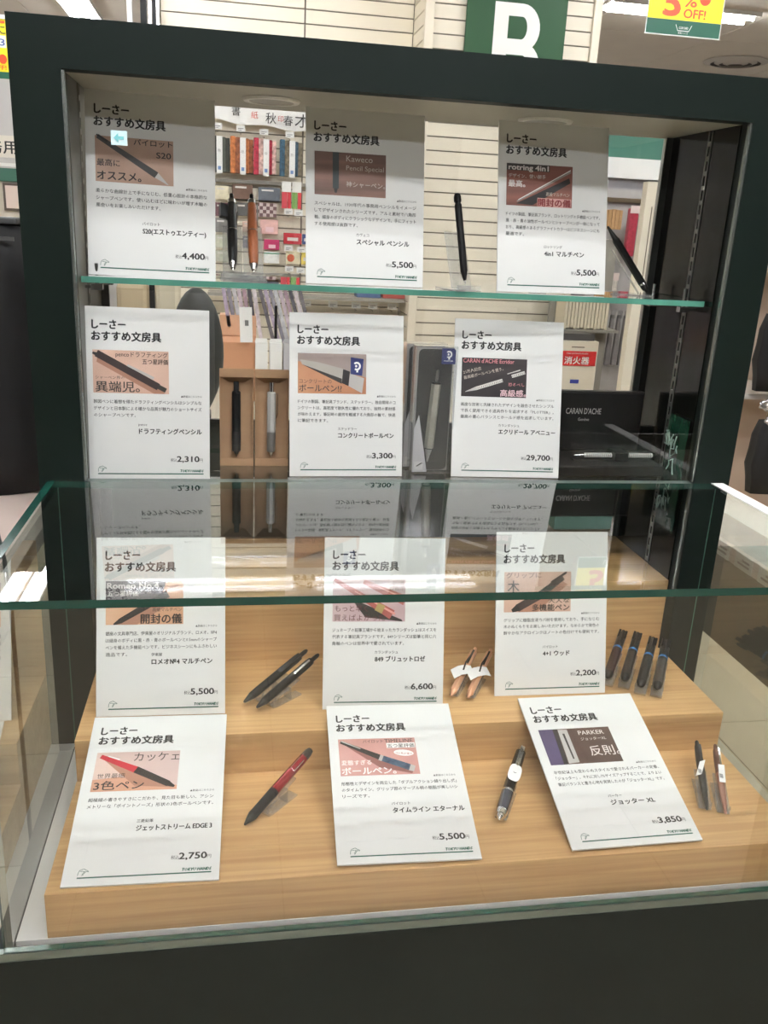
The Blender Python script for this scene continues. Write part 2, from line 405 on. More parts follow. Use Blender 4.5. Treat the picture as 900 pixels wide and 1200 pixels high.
# ------------------------------------------------------------------ description cards
CW, CH = .182, .257
def hand_outline(mb, x, y, s, z):
    pts = [(0,0),(.05,.45),(.2,.75),(.5,.88),(.72,.95),(.8,.85),(1.25,.62),(1.3,.5),(.95,.55),(.85,.4),(.65,.05),(.5,-.02)]
    P = [(x+a*s, y+b*s) for a, b in pts]
    for (a, b), (c, d) in list(zip(P[:-1], P[1:])) + [((x+.62*s, y+.6*s), (x+.95*s, y+.5*s)), ((x+.55*s, y+.12*s), (x+.75*s, y+.5*s)), ((x+.25*s, y+.6*s), (x+.6*s, y+.62*s))]:
        L = math.hypot(c-a, d-b); nx, ny = -(d-b)/L*.00032, (c-a)/L*.00032
        mb.quad((a-nx,b-ny,z),(c-nx,d-ny,z),(c+nx,d+ny,z),(a+nx,b+ny,z))
def make_card(pose, z, label, body, maker, name, price, photo, maker_y=None, strut=True, name_w=None):
    x, y, a, t, ro = pose
    if strut: z += .0028*math.sin(t)+.0002
    ux = Vector((math.cos(a), math.sin(a), 0)); n = Vector((-math.sin(a), math.cos(a), 0))
    uy = Vector((0,0,1))*math.cos(t) + n*math.sin(t)
    U = ux*math.cos(ro)+uy*math.sin(ro); V = -ux*math.sin(ro)+uy*math.cos(ro); N = U.cross(V)
    M = Matrix((U, V, N)).transposed().to_4x4(); M.translation = Vector((x, y, z))
    r = thing('description_card', label, 'card', group='printed recommendation cards'); r.matrix_world = M
    th = .0028
    piece('board', MB().box(0, CW, 0, CH, -th, 0), CARD, r)
    zt = .00022
    k = MB(); put_text(k, 'しーさー', .0130, CH-.0310, .0152, zt, width=.0475, bold=.085)
    put_text(k, 'おすすめ文房具', .0122, CH-.0478, .0150, zt, width=.0990, bold=.085); k.build('heading', INK, r)
    k = MB(); yb = CH-.1405
    for ln in body:
        full = len(ln) >= 22
        put_text(k, ln, .0130, yb, .0062, zt, width=(.1570 if full else len(ln)*.0060), bold=.02); yb -= .0100
    put_text(k, '▲動画はこちらから', .1395, CH-.1300, .0038, zt, width=.031, bold=.01)
    tag(k.build('body_text', INK, r), kind='stuff')
    my = CH - .1735 if maker_y is None else maker_y
    k = MB(); put_text(k, maker, .0770, my, .0052, zt, bold=.02)
    put_text(k, name, .0775, my-.0118, .0092, zt, bold=.075, width=name_w); k.build('product_name', INK, r)
    k = MB(); put_text(k, '税込', .1555-.0064*len(price), .0295, .0058, zt, width=.0095, bold=.005)
    put_text(k, price, .1660, .0292, .0122, zt, width=.0066*len(price), bold=.07, right=True)
    put_text(k, '円', .1665, .0295, .0058, zt); k.build('price', INK, r)
    g = MB(); g.rect(.0170, .0096, .1725, .0113, zt); hand_outline(g, .0172, .0135, .0092, zt)
    put_text(g, 'TOKYU HANDS', .1725, .0133, .0054, zt, width=.0345, bold=.13, shear=.25, right=True)
    g.build('store_footer', GRN, r)
    ph = photo(r)
    if strut:
        st = math.sin(t); ct = math.cos(t); d = min(.06, .055+.0*z)
        q = MB().strip([(CW/2, .15, -th-.0012), (CW/2, .16-.15, -th-.0012)], .03, .002, (1,0,0))
        q.strip([(CW/2, .148, -th-.002), (CW/2, d*st+.0025, -d*ct-.004)], .03, .002, (1,0,0))
        q.build('easel_back', ACRYL, r)
    return r

PX, PY, PW, PH = .0130, CH-.1255, .1090, .0630     # photo rectangle on a card
def photo_base(r, m, w=PW):
    return MB().rect(PX, PY, PX+w, PY+PH, .00018).build('photo_print', m, r)
def P(u, v): return (PX+u*PW, PY+v*PH)              # unit photo coordinates, v up
def poly(par, name, pts, m, z=.0003):
    q = [P(u, v) for u, v in pts]
    return MB().add([(a, b, z) for a, b in q], [tuple(range(len(q)))]).build(name, m, par)
def bar(par, name, p0, p1, w0, w1, m, z=.0003):
    a = Vector(P(*p0)); b = Vector(P(*p1)); d = (b-a).normalized(); nrm = Vector((-d.y, d.x))
    q = [a-nrm*w0/2, b-nrm*w1/2, b+nrm*w1/2, a+nrm*w0/2]
    return MB().add([(v.x, v.y, z) for v in q], [(0,1,2,3)]).build(name, m, par)
def words(par, items, m, name='caption', z=.0005):
    for s, u, v, size, w, bo, an in items:
        k = MB(); x, y = P(u, v); put_text(k, s, x, y, size, z, width=(w*PW if w else None), bold=bo*2.5, angle=an)
        k.build(name, m, par)
def pmat(name, rgb, rgb2=None, scale=18, axis=None):
    if name in MATS: return MATS[name]
    if rgb2 is None: return mat(name, rgb, .5)
    m = mat(name, rgb, .5, vary=.01, scale=scale); nt = m.node_tree
    rp = [n for n in nt.nodes if n.type == 'VALTORGB'][0]
    rp.color_ramp.elements[0].color = (*lin(rgb), 1); rp.color_ramp.elements[1].color = (*lin(rgb2), 1)
    if axis is not None:
        tc = [n for n in nt.nodes if n.type == 'TEX_COORD'][0]; nz = [n for n in nt.nodes if n.type == 'TEX_NOISE'][0]
        mp = nt.nodes.new('ShaderNodeMapping'); s = [6, 6, 6]; s[axis] = .4; mp.inputs['Scale'].default_value = s
        nt.links.new(tc.outputs['Object'], mp.inputs['Vector']); nt.links.new(mp.outputs['Vector'], nz.inputs['Vector'])
    return m
DK = pmat('print_black', (40, 36, 36)); DK2 = pmat('print_charcoal', (62, 58, 56)); PS = pmat('print_silver', (186, 182, 178)); PSK = pmat('print_skin', (206, 166, 146), (222, 188, 170), 14)
SKS = pmat('print_skin_shade', (176, 128, 106)); WNK = INKW; PK = pmat('print_rose', (170, 84, 78)); 
def ph_s20(r):
    p = photo_base(r, pmat('photo_tan', (172, 138, 118), (198, 164, 144), 12))
    bar(p, 'printed_pen', (.03,.99), (.78,.22), .006, .0095, DK2); bar(p, 'printed_pen', (.78,.22), (.93,.02), .0085, .001, PS, .00032)
    bar(p, 'printed_clip', (.02,1.02), (.16,.88), .002, .003, DK, .00034)
    words(p, [('パイロット', .49, .86, .0098, .50, .01, 0), ('S20', .78, .60, .0115, .19, .01, 0), ('最高に', .02, .36, .0105, .29, .01, 0), ('オススメ。', .02, .06, .0140, .56, .02, 0)], DK); return p
def ph_kaweco(r):
    p = photo_base(r, pmat('photo_walnut', (98, 70, 60), (146, 106, 90), 10, 0))
    bar(p, 'printed_pen', (.295,1.0), (.295,.16), .0095, .0092, pmat('print_slate', (52, 60, 60))); bar(p, 'printed_tip', (.295,.16), (.295,.06), .006, .003, DK, .00032)
    words(p, [('Kaweco', .44, .80, .0125, .37, .0, 0), ('Pencil Special', .44, .60, .0100, .53, .0, 0), ('神シャーペン。', .44, .22, .0090, .55, .0, 0)], pmat('print_beige', (206, 190, 178))); return p
def ph_rotring(r):
    p = photo_base(r, pmat('photo_redwood', (110, 66, 56), (150, 92, 76), 9, 0))
    poly(p, 'caption_band', [(0,1),(0,.84),(.65,.84),(.65,1)], DK2, .00025)
    poly(p, 'printed_shadow', [(.15,.05),(.95,.72),(.97,.60),(.4,.03)], DK, .00024)
    bar(p, 'printed_pen', (.16,.10), (.97,.88), .0022, .0045, pmat('print_steel', (150, 140, 134)), .0003)
    bar(p, 'printed_edge', (.18,.14), (.97,.91), .0009, .0012, WNK, .00034)
    words(p, [('rotring 4in1', .03, .855, .0110, .60, .03, 0), ('デザイン、使い勝手', .03, .67, .0068, .56, .0, 0), ('最高。', .03, .46, .0110, .25, .02, 0)], pmat('print_palegrey', (222, 214, 210)))
    words(p, [('高級マルチペン', .60, .27, .0065, .36, 0, 0)], pmat('print_beige', (206, 190, 178)))
    poly(p, 'caption_band', [(.47,.0),(.99,.0),(.99,.21),(.47,.21)], pmat('print_palepink', (214, 160, 152)), .0003)
    words(p, [('開封の儀', .48, .03, .0125, .50, .03, 0)], pmat('print_wine', (128, 30, 34))); return p
def ph_penco(r):
    p = photo_base(r, PSK)
    poly(p, 'printed_shadow', [(.06,.82),(.92,.06),(.95,.0),(.80,.0),(.05,.72)], SKS, .00023)
    bar(p, 'printed_pen', (.05,.92), (.86,.16), .0105, .0105, pmat('print_umber', (64, 50, 48))); bar(p, 'printed_button', (.86,.17), (.96,.08), .0068, .0068, DK2, .00033)
    bar(p, 'printed_tip', (.0,.93), (.07,.88), .003, .006, DK2, .00033); bar(p, 'printed_clip', (.45,.66), (.80,.36), .003, .0042, PS, .00035)
    words(p, [('pencoドラフティング', .30, .86, .0085, .69, .005, 0), ('五つ星評価', .65, .70, .0085, .34, .01, 0), ('シャーペン界の', .03, .33, .0055, .38, 0, 0), ('異端児。', .03, .05, .0170, .58, .01, 0)], DK2); return p
def ph_concrete(r):
    p = photo_base(r, pmat('photo_desk', (176, 118, 84), (206, 152, 116), 10))
    poly(p, 'printed_wall', [(0,1),(1,1),(1,.42),(.0,.80)], pmat('print_greywall', (158, 142, 136)), .00022)
    poly(p, 'printed_pen', [(.03,.84),(.3,.78),(.68,.62),(.68,.25),(.06,.72)], pmat('print_concrete', (172, 166, 158)), .00028)
    poly(p, 'printed_pen_shade', [(.06,.72),(.64,.38),(.64,.25)], DK2, .0003)
    poly(p, 'printed_band', [(.66,.62),(.76,.56),(.74,.2),(.64,.27)], DK, .00031); poly(p, 'printed_cap', [(.76,.52),(.97,.40),(.94,.02),(.74,.2)], PS, .00032)
    poly(p, 'printed_label', [(.77,.92),(.96,.88),(.94,.46),(.77,.50)], pmat('label_navy', (38, 48, 110)), .00033)
    emblem(p, *P(.86,.70), .0065, .0005)
    words(p, [('コンクリートの', .02, .26, .0075, .47, 0, 0), ('ボールペン!?', .02, .06, .0125, .62, .01, 0)], DK2); return p
def emblem(par, x, y, s, z, m=None):
    k = MB(); n = 18
    for i in range(n):                    # round head-like badge: a ring with an opening and an eye
        a0, a1 = -2.2+4.6*i/n, -2.2+4.6*(i+1)/n
        k.quad((x+s*math.cos(a0), y+s*1.05*math.sin(a0), z), (x+s*math.cos(a1), y+s*1.05*math.sin(a1), z), (x+.55*s*math.cos(a1), y+.6*s*math.sin(a1), z), (x+.55*s*math.cos(a0), y+.6*s*math.sin(a0), z))
    k.add([(x+.3*s*math.cos(i*.785)-.15*s, y+.3*s*math.sin(i*.785), z) for i in range(8)], [tuple(range(8))])
    k.rect(x-.1*s, y-1.5*s, x+.35*s, y-.75*s, z)
    return k.build('helmet_emblem', INKW, par)
def hexpen(p, a, b, w):
    bar(p, 'printed_pen', a, b, w, w, pmat('print_steel2', (206, 202, 196)), .0003)
    A = Vector(P(*a)); B = Vector(P(*b)); k = MB(); d = (B-A).normalized(); nn = Vector((-d.y, d.x)); N = int((B-A).length/.003)
    for i in range(N):
        c = A+(B-A)*((i+.5)/N); k.quad(*[(q.x, q.y, .00034) for q in (c-nn*w*.35-d*.0005, c+nn*w*.2-d*.0001, c+nn*w*.2+d*.0007, c-nn*w*.35+d*.0003)])
    k.build('printed_facets', DK2, p)
def ph_plotter(r):
    p = photo_base(r, pmat('photo_night', (34, 28, 30), (54, 44, 46), 12))
    bar(p, 'printed_cone', (.06,.12), (.24,.22), .0005, .006, PS); hexpen(p, (.24,.22), (.63,.44), .0055); hexpen(p, (.77,.55), (.97,.66), .0052)
    bar(p, 'printed_clip', (.70,.61), (.90,.72), .0015, .0018, PS)
    words(p, [('CARAN d’ACHE Ecridor', .02, .875, .0095, .78, .01, 0), ('恐るべし', .72, .30, .0062, .25, 0, 0)], pmat('print_pink', (226, 140, 146)))
    words(p, [('21万人記念', .03, .58, .0062, .28, 0, .25), ('最高級ボールペンを買う。', .04, .44, .0062, .62, 0, .25)], pmat('print_beige', (206, 190, 178)))
    words(p, [('高級感。', .60, .04, .0120, .40, .02, 0)], pmat('print_lilac', (228, 190, 196))); return p
def ph_romeo(r):
    p = photo_base(r, pmat('photo_peach', (206, 156, 122), (228, 184, 152), 10))
    poly(p, 'printed_panel', [(0,1),(0,.52),(.70,.52),(.78,1)], pmat('print_dusk', (92, 84, 86)), .00024)
    poly(p, 'printed_shadow', [(.12,.0),(.8,.62),(.9,.55),(.4,.0)], SKS, .00025)
    bar(p, 'printed_pen', (.18,.08), (.80,.70), .0075, .0110, DK); bar(p, 'printed_clip', (.82,.84), (.94,.90), .003, .002, SKS)
    bar(p, 'printed_tip', (.10,.01), (.19,.09), .002, .0075, DK, .00033)
    words(p, [('Romeo No.4', .02, .83, .0118, .66, .025, 0), ('五つ星評価', .02, .66, .0085, .40, .01, 0)], pmat('print_palegrey', (222, 214, 210)))
    words(p, [('高級マルチペン', .60, .30, .0064, .38, .0, 0), ('開封の儀', .45, .04, .0150, .53, .02, 0)], DK); return p
def ph_brut(r):
    p = photo_base(r, pmat('photo_mauve', (190, 160, 164), (214, 190, 190), 10))
    poly(p, 'printed_shadow', [(.25,.55),(.95,.05),(.97,.0),(.45,.1)], DK, .00023)
    bar(p, 'printed_pen', (.02,1.0), (.82,.16), .0050, .0150, PK); bar(p, 'printed_pen', (.42,.95), (1.0,.50), .0070, .0150, PK, .00032)
    bar(p, 'printed_edge', (.30,.72), (.86,.18), .0012, .0035, pmat('print_rosehi', (226, 160, 148)), .00034); bar(p, 'printed_band', (.60,.36), (.70,.28), .012, .013, pmat('print_gold', (170, 150, 90)), .00035)
    bar(p, 'printed_edge', (.60,.84), (.98,.56), .0010, .0030, pmat('print_rosehi', (226, 160, 148)), .00035)
    words(p, [('CARAN d’ACHE', .52, .88, .0095, .46, 0, 0), ('の名作', .78, .76, .0080, .20, 0, 0)], DK2)
    words(p, [('もっと早く', .03, .25, .0105, .45, .0, 0), ('買えばよかった', .02, .03, .0105, .70, .0, 0)], pmat('print_maroon', (96, 44, 50))); return p
def ph_wood(r):
    p = photo_base(r, PSK)
    poly(p, 'printed_shadow', [(.2,.0),(.85,.8),(.95,.68),(.5,.0)], SKS, .00023)
    bar(p, 'printed_pen', (.20,.10), (.52,.40), .0120, .0125, pmat('print_umber', (64, 50, 48))); bar(p, 'printed_body', (.50,.38), (.88,.86), .0115, .0090, DK2, .00032)
    bar(p, 'printed_tip', (.12,.03), (.22,.12), .005, .012, DK, .00033); bar(p, 'printed_clip', (.70,.74), (.93,.98), .0030, .0035, DK, .00034)
    words(p, [('グリップに', .03, .86, .0095, .52, 0, 0)], pmat('print_maroon', (96, 44, 50))); words(p, [('木', .05, .52, .0200, None, .01, 0), ('大人な', .66, .23, .0080, .32, .01, 0), ('多機能ペン', .42, .04, .0115, .56, .02, 0)], DK); return p
def ph_jet(r):
    p = photo_base(r, pmat('photo_blush', (206, 180, 176), (230, 204, 190), 9))
    poly(p, 'printed_wood', [(0,0),(1,0),(1,.10),(.3,.35),(0,.30)], pmat('print_tan', (210, 158, 132)), .00022)
    poly(p, 'printed_shadow', [(.1,.8),(.95,.12),(.97,.05),(.5,.12)], SKS, .00023)
    bar(p, 'printed_pen', (.05,.90), (.50,.52), .0062, .0105, pmat('print_red', (196, 44, 58))); bar(p, 'printed_grip', (.49,.53), (.90,.14), .0108, .0090, DK, .00032)
    bar(p, 'printed_tip', (.89,.15), (.97,.07), .008, .003, DK, .00033); bar(p, 'printed_clip', (.14,.90), (.28,.80), .0015, .002, WNK, .00034)
    words(p, [('カッケェ', .45, .76, .0160, .55, 0, 0), ('世界最細', .05, .33, .0088, .32, 0, 0), ('3色ペン', .03, .05, .0155, .58, .01, 0)], DK); return p
def ph_eternal(r):
    p = photo_base(r, pmat('photo_dustpink', (196, 142, 134), (214, 166, 158), 10))
    poly(p, 'printed_shadow', [(.1,.8),(.93,.12),(.9,.02),(.5,.2)], pmat('print_pinkshade', (150, 96, 90)), .00023)
    bar(p, 'printed_pen', (.03,.92), (.53,.46), .0050, .0090, DK); bar(p, 'printed_band', (.51,.47), (.55,.44), .010, .010, PS, .00034)
    bar(p, 'printed_barrel', (.54,.45), (.90,.17), .0098, .0105, pmat('print_marble', (48, 72, 96), (92, 116, 136), 120), .00032); bar(p, 'printed_cap', (.88,.18), (.94,.14), .011, .0095, PS, .00035)
    bar(p, 'printed_clip', (.04,.94), (.28,.72), .0020, .0016, PS, .00036)
    k = MB(); cx_, cy_ = P(.83,.58); k.add([(cx_+.014*math.cos(i*.3927), cy_+.0055*math.sin(i*.3927)-.10*.014*math.cos(i*.3927), .0003) for i in range(16)], [tuple(range(16))]); k.build('bubble', WNK, p)
    words(p, [('コレ私が推す', .72, .56, .0042, .22, 0, -.12)], PK)
    poly(p, 'caption_band', [(.62,.72),(.99,.72),(.99,.86),(.62,.86)], WNK, .00033)
    words(p, [('パイロット', .32, .88, .0065, .26, 0, 0), ('TIMELINE', .60, .87, .0092, .37, .0, 0), ('五つ星評価', .63, .735, .0075, .35, .01, 0)], DK2)
    words(p, [('変態すぎる', .02, .29, .0090, .38, .01, 0), ('ボールペン。', .02, .04, .0135, .68, .02, 0)], WNK); return p
def ph_parker(r):
    p = photo_base(r, pmat('photo_bark', (70, 50, 44), (108, 80, 68), 10))
    poly(p, 'printed_box', [(0,0),(.18,0),(.20,1),(0,1)], pmat('print_purple', (74, 62, 98)), .00024)
    poly(p, 'printed_box', [(.18,0),(.24,0),(.26,1),(.20,1)], DK, .00025)
    poly(p, 'printed_case', [(.25,.02),(.40,.04),(.40,.97),(.27,.98)], PS, .00026); bar(p, 'printed_pen', (.34,.14), (.33,.86), .0022, .0032, DK, .0003)
    words(p, [('PARKER', .54, .80, .0105, .36, .01, 0), ('ジョッターXL', .54, .64, .0062, .36, 0, 0), ('反則。', .60, .22, .0190, .42, .005, 0)], pmat('print_palegrey', (222, 214, 210))); return p

make_card((.0708,.0836,.0603,.1884,-.0113), SH1, 'white card priced 4,400 yen, leftmost card on the upper glass shelf',
  ['柔らかな曲線計上で手になじむ、低重心設計の本格的な', 'シャープペンです。使い込むほどに味わいが増す木軸の', '風合いをお楽しみいただけます。'], 'パイロット', 'S20(エストゥエンティー)', '4,400', ph_s20, maker_y=CH-.183, name_w=.0905)
make_card((.387,.084,.028,.214,.0), SH1, 'white card with dark brown photo, middle of the upper glass shelf',
  ['スペシャルは、1930年代の事務用ペンシルをイメージ', 'してデザインされたシリーズです。アルミ素材で八角形', '軸。細身のボディにクラシックなデザインで、手にフィット', 'する使用感は抜群です。'], 'カヴェコ', 'スペシャル ペンシル', '5,500', ph_kaweco, maker_y=CH-.184, name_w=.082)
make_card((.685,.0765,.044,.209,.006), SH1, 'white card whose photo shows a slim steel pen, right end of the upper shelf',
  ['ドイツの製図、筆記具ブランド、ロットリングの多機能ペンです。', '黒・赤・青の油性ボールペンとシャープペンが一体になって', 'おり、高級感のあるグラファイトカラーはビジネスシーンにも', '最適です。'], 'ロットリング', '4in1 マルチペン', '5,500', ph_rotring, maker_y=CH-.188, name_w=.067)
make_card((.0600,.035,.035,.150,-.009), ZS, 'white card priced 2,310 yen, leftmost card on the lower cabinet shelf',
  ['製図ペンに着想を得たドラフティングペンシルはシンプルな', 'デザインと日本製による確かな品質が魅力のショートサイズ', 'のシャープペンです。'], 'penco', 'ドラフティングペンシル', '2,310', ph_penco, name_w=.0925)
make_card((.366,.062,.005,.215,.003), ZS, 'white card priced 3,300 yen, beside the two kraft pen trays',
  ['ドイツの製図、筆記具ブランド、ステッドラー。独自開発のコ', 'ンクリートは、高密度で耐久性に優れており、独特の素材感', 'が味わえます。筆記時の疲労を軽減する六角形の軸で、快適', 'に筆記できます。'], 'ステッドラー', 'コンクリートボールペン', '3,300', ph_concrete, maker_y=CH-.183, name_w=.0900)
make_card((.631,.066,-.060,.240,.002), ZS, 'white card with a black photo, priced 29,700 yen, beside the black pen case',
  ['高度な技術と洗練されたデザインを融合させたシンプル', 'で長く愛用できる道具作りを追求する「PLOTTER」。', '最高の重心バランスとホールド感を追求しています。'], 'カランダッシュ', 'エクリドール アベニュー', '29,700', ph_plotter, name_w=.0960)
make_card((.0833,-.1365,-.0419,.3234,.0093), L1, 'white card with peach photo, priced 5,500 yen, left end of the middle wooden step',
  ['銀座の文具専門店、伊東屋のオリジナルブランド、ロメオ。№4', 'は細身のボディに黒・赤・青のボールペンと0.5mmのシャープ', 'ペンを備えた多機能ペンです。ビジネスシーンにもふさわしい', '逸品です。'], '伊東屋', 'ロメオ№4 マルチペン', '5,500', ph_romeo, maker_y=CH-.1710, name_w=.086)
make_card((.4079,-.1409,-.0500,.2933,-.0004), L1, 'white card priced 6,600 yen, middle of the middle wooden step',
  ['ジュネーブの鉛筆工場から始まったカランダッシュはスイスを', '代表する筆記具ブランドです。849シリーズは鉛筆と同じ六', '角軸のペンは世界中で愛されています。'], 'カランダッシュ', '849 ブリュットロゼ', '6,600', ph_brut, name_w=.0760)
make_card((.6794,-.1218,-.0085,.276,-.002), L1, 'white card priced 2,200 yen, beside the four wooden-gripped pens',
  ['グリップに樹脂含浸カバ材を使用しており、手になじむ', '木のぬくもりをお楽しみいただけます。なめらかで発色の', '鮮やかなアクロインクはノートの色分けでも便利です。'], 'パイロット', '4+1 ウッド', '2,200', ph_wood, maker_y=CH-.183, name_w=.0440)
make_card((.0787,-.4068,-.0346,1.2703,.0045), L0+.0033, 'white card priced 2,750 yen, lying on the front wooden step at the left',
  ['超極細の書きやすさにこだわり、見た目も新しい、アシン', 'メトリーな「ポイントノーズ」形状の3色ボールペンです。'], '三菱鉛筆', 'ジェットストリーム EDGE 3', '2,750', ph_jet, strut=False, name_w=.0925)
make_card((.4032,-.4055,-.0287,1.2700,-.0046), L0+.0033, 'white card with pink photo, lying in the middle of the front step',
  ['形態性とデザインを両立した「ダブルアクション繰り出し式」', 'のタイムライン。グリップ部のマーブル柄の樹脂が美しいシ', 'リーズです。'], 'パイロット', 'タイムライン エターナル', '5,500', ph_eternal, name_w=.0955)
make_card((.7058,-.4081,.0216,1.2617,-.0069), L0+.0033, 'white card priced 3,850 yen, lying crooked at the right of the front step',
  ['半世紀以上も変わらぬスタイルで愛されるパーカーの定番、', '「ジョッター」。それに対し7%サイズアップすることで、よりよい', '筆記バランスと書き心地を実現したのが「ジョッターXL」です。'], 'パーカー', 'ジョッター XL', '3,850', ph_parker, maker_y=CH-.183, name_w=.0640)

# ------------------------------------------------------------------ pens
def frame_from(tip, az, el, roll=0.0):
    a, e = math.radians(az), math.radians(el)
    Z = Vector((math.cos(a)*math.cos(e), math.sin(a)*math.cos(e), math.sin(e)))
    up = Vector((0,0,1)) if el < 80 else Vector((0,-1,0))
    X = (up - Z*up.dot(Z)).normalized(); Y = Z.cross(X)
    c, s = math.cos(roll), math.sin(roll); X2 = X*c + Y*s; Y2 = Z.cross(X2)
    M = Matrix((X2, Y2, Z)).transposed().to_4x4(); M.translation = Vector(tip); return M
def pen(name, label, cat, tip, az, el, parts, roll=0.0, group=None):
    r = thing(name, label, cat, group=group); r.matrix_world = frame_from(tip, az, el, roll)
    made = {}
    for p in parts:
        nm, m, kind = p[0], p[1], p[2]
        if kind == 'L':
            mb = MB().lathe(p[3], p[4] if len(p) > 4 else 20); o = mb.build(nm, m, r, smooth=(len(p) <= 4 or p[4] > 12))
        elif kind == 'B': o = MB().box(*p[3]).build(nm, m, r, bevel=.0004)
        elif kind == 'S': o = MB().strip(p[3], p[4], p[5]).build(nm, m, r)
        made[nm] = o
    return r
def clip(t0, t1, r, w=.0028, m=CHROME, nm='clip'):
    return (nm, m, 'S', [(r-.002, 0, t1+.001), (r+.0022, 0, t1), (r+.0026, 0, (t0*.4+t1*.6)), (r+.0012, 0, t0+.003), (r+.0008, 0, t0+.001), (r+.002, 0, t0-.001)], w, .0008)
def ramp_stand(name, label, tip, az, el, r, L, zf, w=.016, t0=.22, t1=.62, loop=False):
    """a bent clear strip the pen lies on: foot, curled front, sloping bed"""
    a = math.radians(az); e = math.radians(el); d = Vector((math.cos(a), math.sin(a), 0))
    n = r+.0016
    def pt(t, off): return (t*math.cos(e) + off*math.sin(e), tip[2] + t*math.sin(e) - off*math.cos(e))
    p0 = pt(t0*L, n); p1 = pt(t1*L, n)
    path = [(p1[0]+.004, zf+.0015)] if el < 45 else [(p1[0]+.01, zf+.0015)]
    path += [(p0[0]+.004, zf+.0015), (p0[0]-.004, zf+.0035), (p0[0]-.0055, (zf+p0[1])/2), (p0[0]-.003, p0[1]-.001), p0, p1]
    path = [(h, 0, z-zf) for h, z in path]
    t = thing(name, label, 'stand', (tip[0], tip[1], zf+.0002), a, 'clear acrylic pen stands')
    MB().strip(path, w, .0022).build('bed', ACRYL, t)
    m = MB()
    for s in (-1, 1):
        m.box(path[-2][0]-.001, path[-2][0]+.0015, s*w/2-.0008, s*w/2+.0008, path[-2][2]-.002, path[-2][2]+.004)
    m.build('cheek', ACRYL, t)
    q = pt((t0+.25)*L, n)   # rear prop
    MB().box(q[0]-.0012, q[0]+.0012, -w/2, w/2, .0028, max(.0035, q[1]-zf-.0022)).build('prop', ACRYL, t)
    return t
def shelf_stand(label, tip, az, el, L, zf, w=.03):
    a = math.radians(az); e = math.radians(el)
    t = thing('pen_stand', label, 'stand', (tip[0], tip[1], zf+.0002), a, 'clear acrylic pen stands')
    off = .0085
    b = (.011, .003); q = (b[0]+.65*L*math.cos(e), b[1]+.65*L*math.sin(e))
    MB().strip([(-.012, 0, .0012), (b[0]+.045, 0, .0012)], w*1.3, .0022).build('foot', ACRYL, t)
    MB().strip([(b[0], 0, b[1]), (q[0], 0, q[1])], w, .0022).build('back_rest', ACRYL, t)
    MB().box(-.0135, -.011, -w*.6, w*.6, 0, .009).build('front_lip', ACRYL, t)
    return t
WOODB = mat('black_stained_wood', (20, 19, 18), .35); WOODR = mat('reddish_wood', (150, 84, 46), .4, vary=.12, scale=60)
s1 = SH1
for (lab, tip, az, wm, tg_) in (('black wooden mechanical pencil with silver tip on the upper shelf, left of the brown one', (.278,.1192,s1+.0125), 91.4, WOODB, True),
                                ('brown wooden mechanical pencil with silver tip on the upper shelf', (.3092,.0900,s1+.0125), 91.7, WOODR, False)):
    r = pen('mechanical_pencil', lab, 'pencil', tip, az, 52.0, [
        ('tip_cone', SILVER, 'L', [(0,0.0007),(.004,0.0012),(.0042,0.0034),(.014,0.0061)]),
        ('barrel', wm, 'L', [(.014,0.0063),(.03,0.0073),(.055,0.0078),(.085,0.0076),(.110,0.0066),(.124,0.0061)]),
        ('ring', SILVER, 'L', [(.0725,0.0081),(.0738,0.0081)]),
        ('cap_ring', SILVER, 'L', [(.124,0.0065),(.131,0.0061),(.133,0.0044)]), ('push_button', GUN, 'L', [(.133,0.0034),(.142,0.0032),(.143,0.0024)]),
        clip(.088, .129, .0068, .0038)], roll=1.9 if not tg_ else 2.0)
    if tg_:
        piece('security_tag', MB().box(-.0165, -.0015, .0045, .012, .100, .124), mat('tag_grey', (74, 76, 78), .4), r)
    shelf_stand('clear acrylic stand under the %s wooden pencil' % ('black' if tg_ else 'brown'), tip, az, 52.0, .143, s1)
tip = (.6286,.0584,s1+.010)
pen('black_pencil', 'matte black octagonal pencil leaning alone in the middle of the upper shelf', 'pencil', tip, 105.0, 70.5, [
    ('lead_sleeve', SILVER, 'L', [(0,.0005),(.0035,.0009),(.0036,.0018),(.006,.0020)]), ('tip_cone', BLACK, 'L', [(.006,.0022),(.019,.0052)], 12),
    ('barrel', BLACKM, 'L', [(.019,.0055),(.020,.0057),(.122,.0057),(.1235,.0050)], 8), ('neck', BLACK, 'L', [(.1235,.0042),(.127,.0042)]),
    ('push_button', BLACK, 'L', [(.127,.0055),(.129,.0058),(.135,.0056),(.139,.0040),(.1402,.0015)])])
shelf_stand('clear acrylic stand under the lone black pencil', tip, 105.0, 66, .139, s1, .034)
tip = (.9575,.1299,s1+.0105)
pen('grey_pen', 'graphite hexagonal pen leaning at the right end of the upper shelf', 'pen', tip, 155.0, 52.5, [
    ('cap', GUN, 'L', [(0,.0048),(.002,.0055),(.009,.0057)], 12), ('ring', CHROME, 'L', [(.009,.0060),(.012,.0060)]), ('push_button', GUN, 'L', [(-.005,.0030),(0,.0030)], 10),
    ('barrel', mat('graphite', (40, 42, 40), .35, .7), 'L', [(.012,.0060),(.095,.0060),(.097,.0052)], 6), ('tip_cone', GUN, 'L', [(.097,.005),(.122,.0016)], 12), ('groove_ring', BLACK, 'L', [(.066,.0062),(.0668,.0062)], 6)])
shelf_stand('clear acrylic stand at the right end of the upper shelf', tip, 155.0, 52.5, .13, s1)
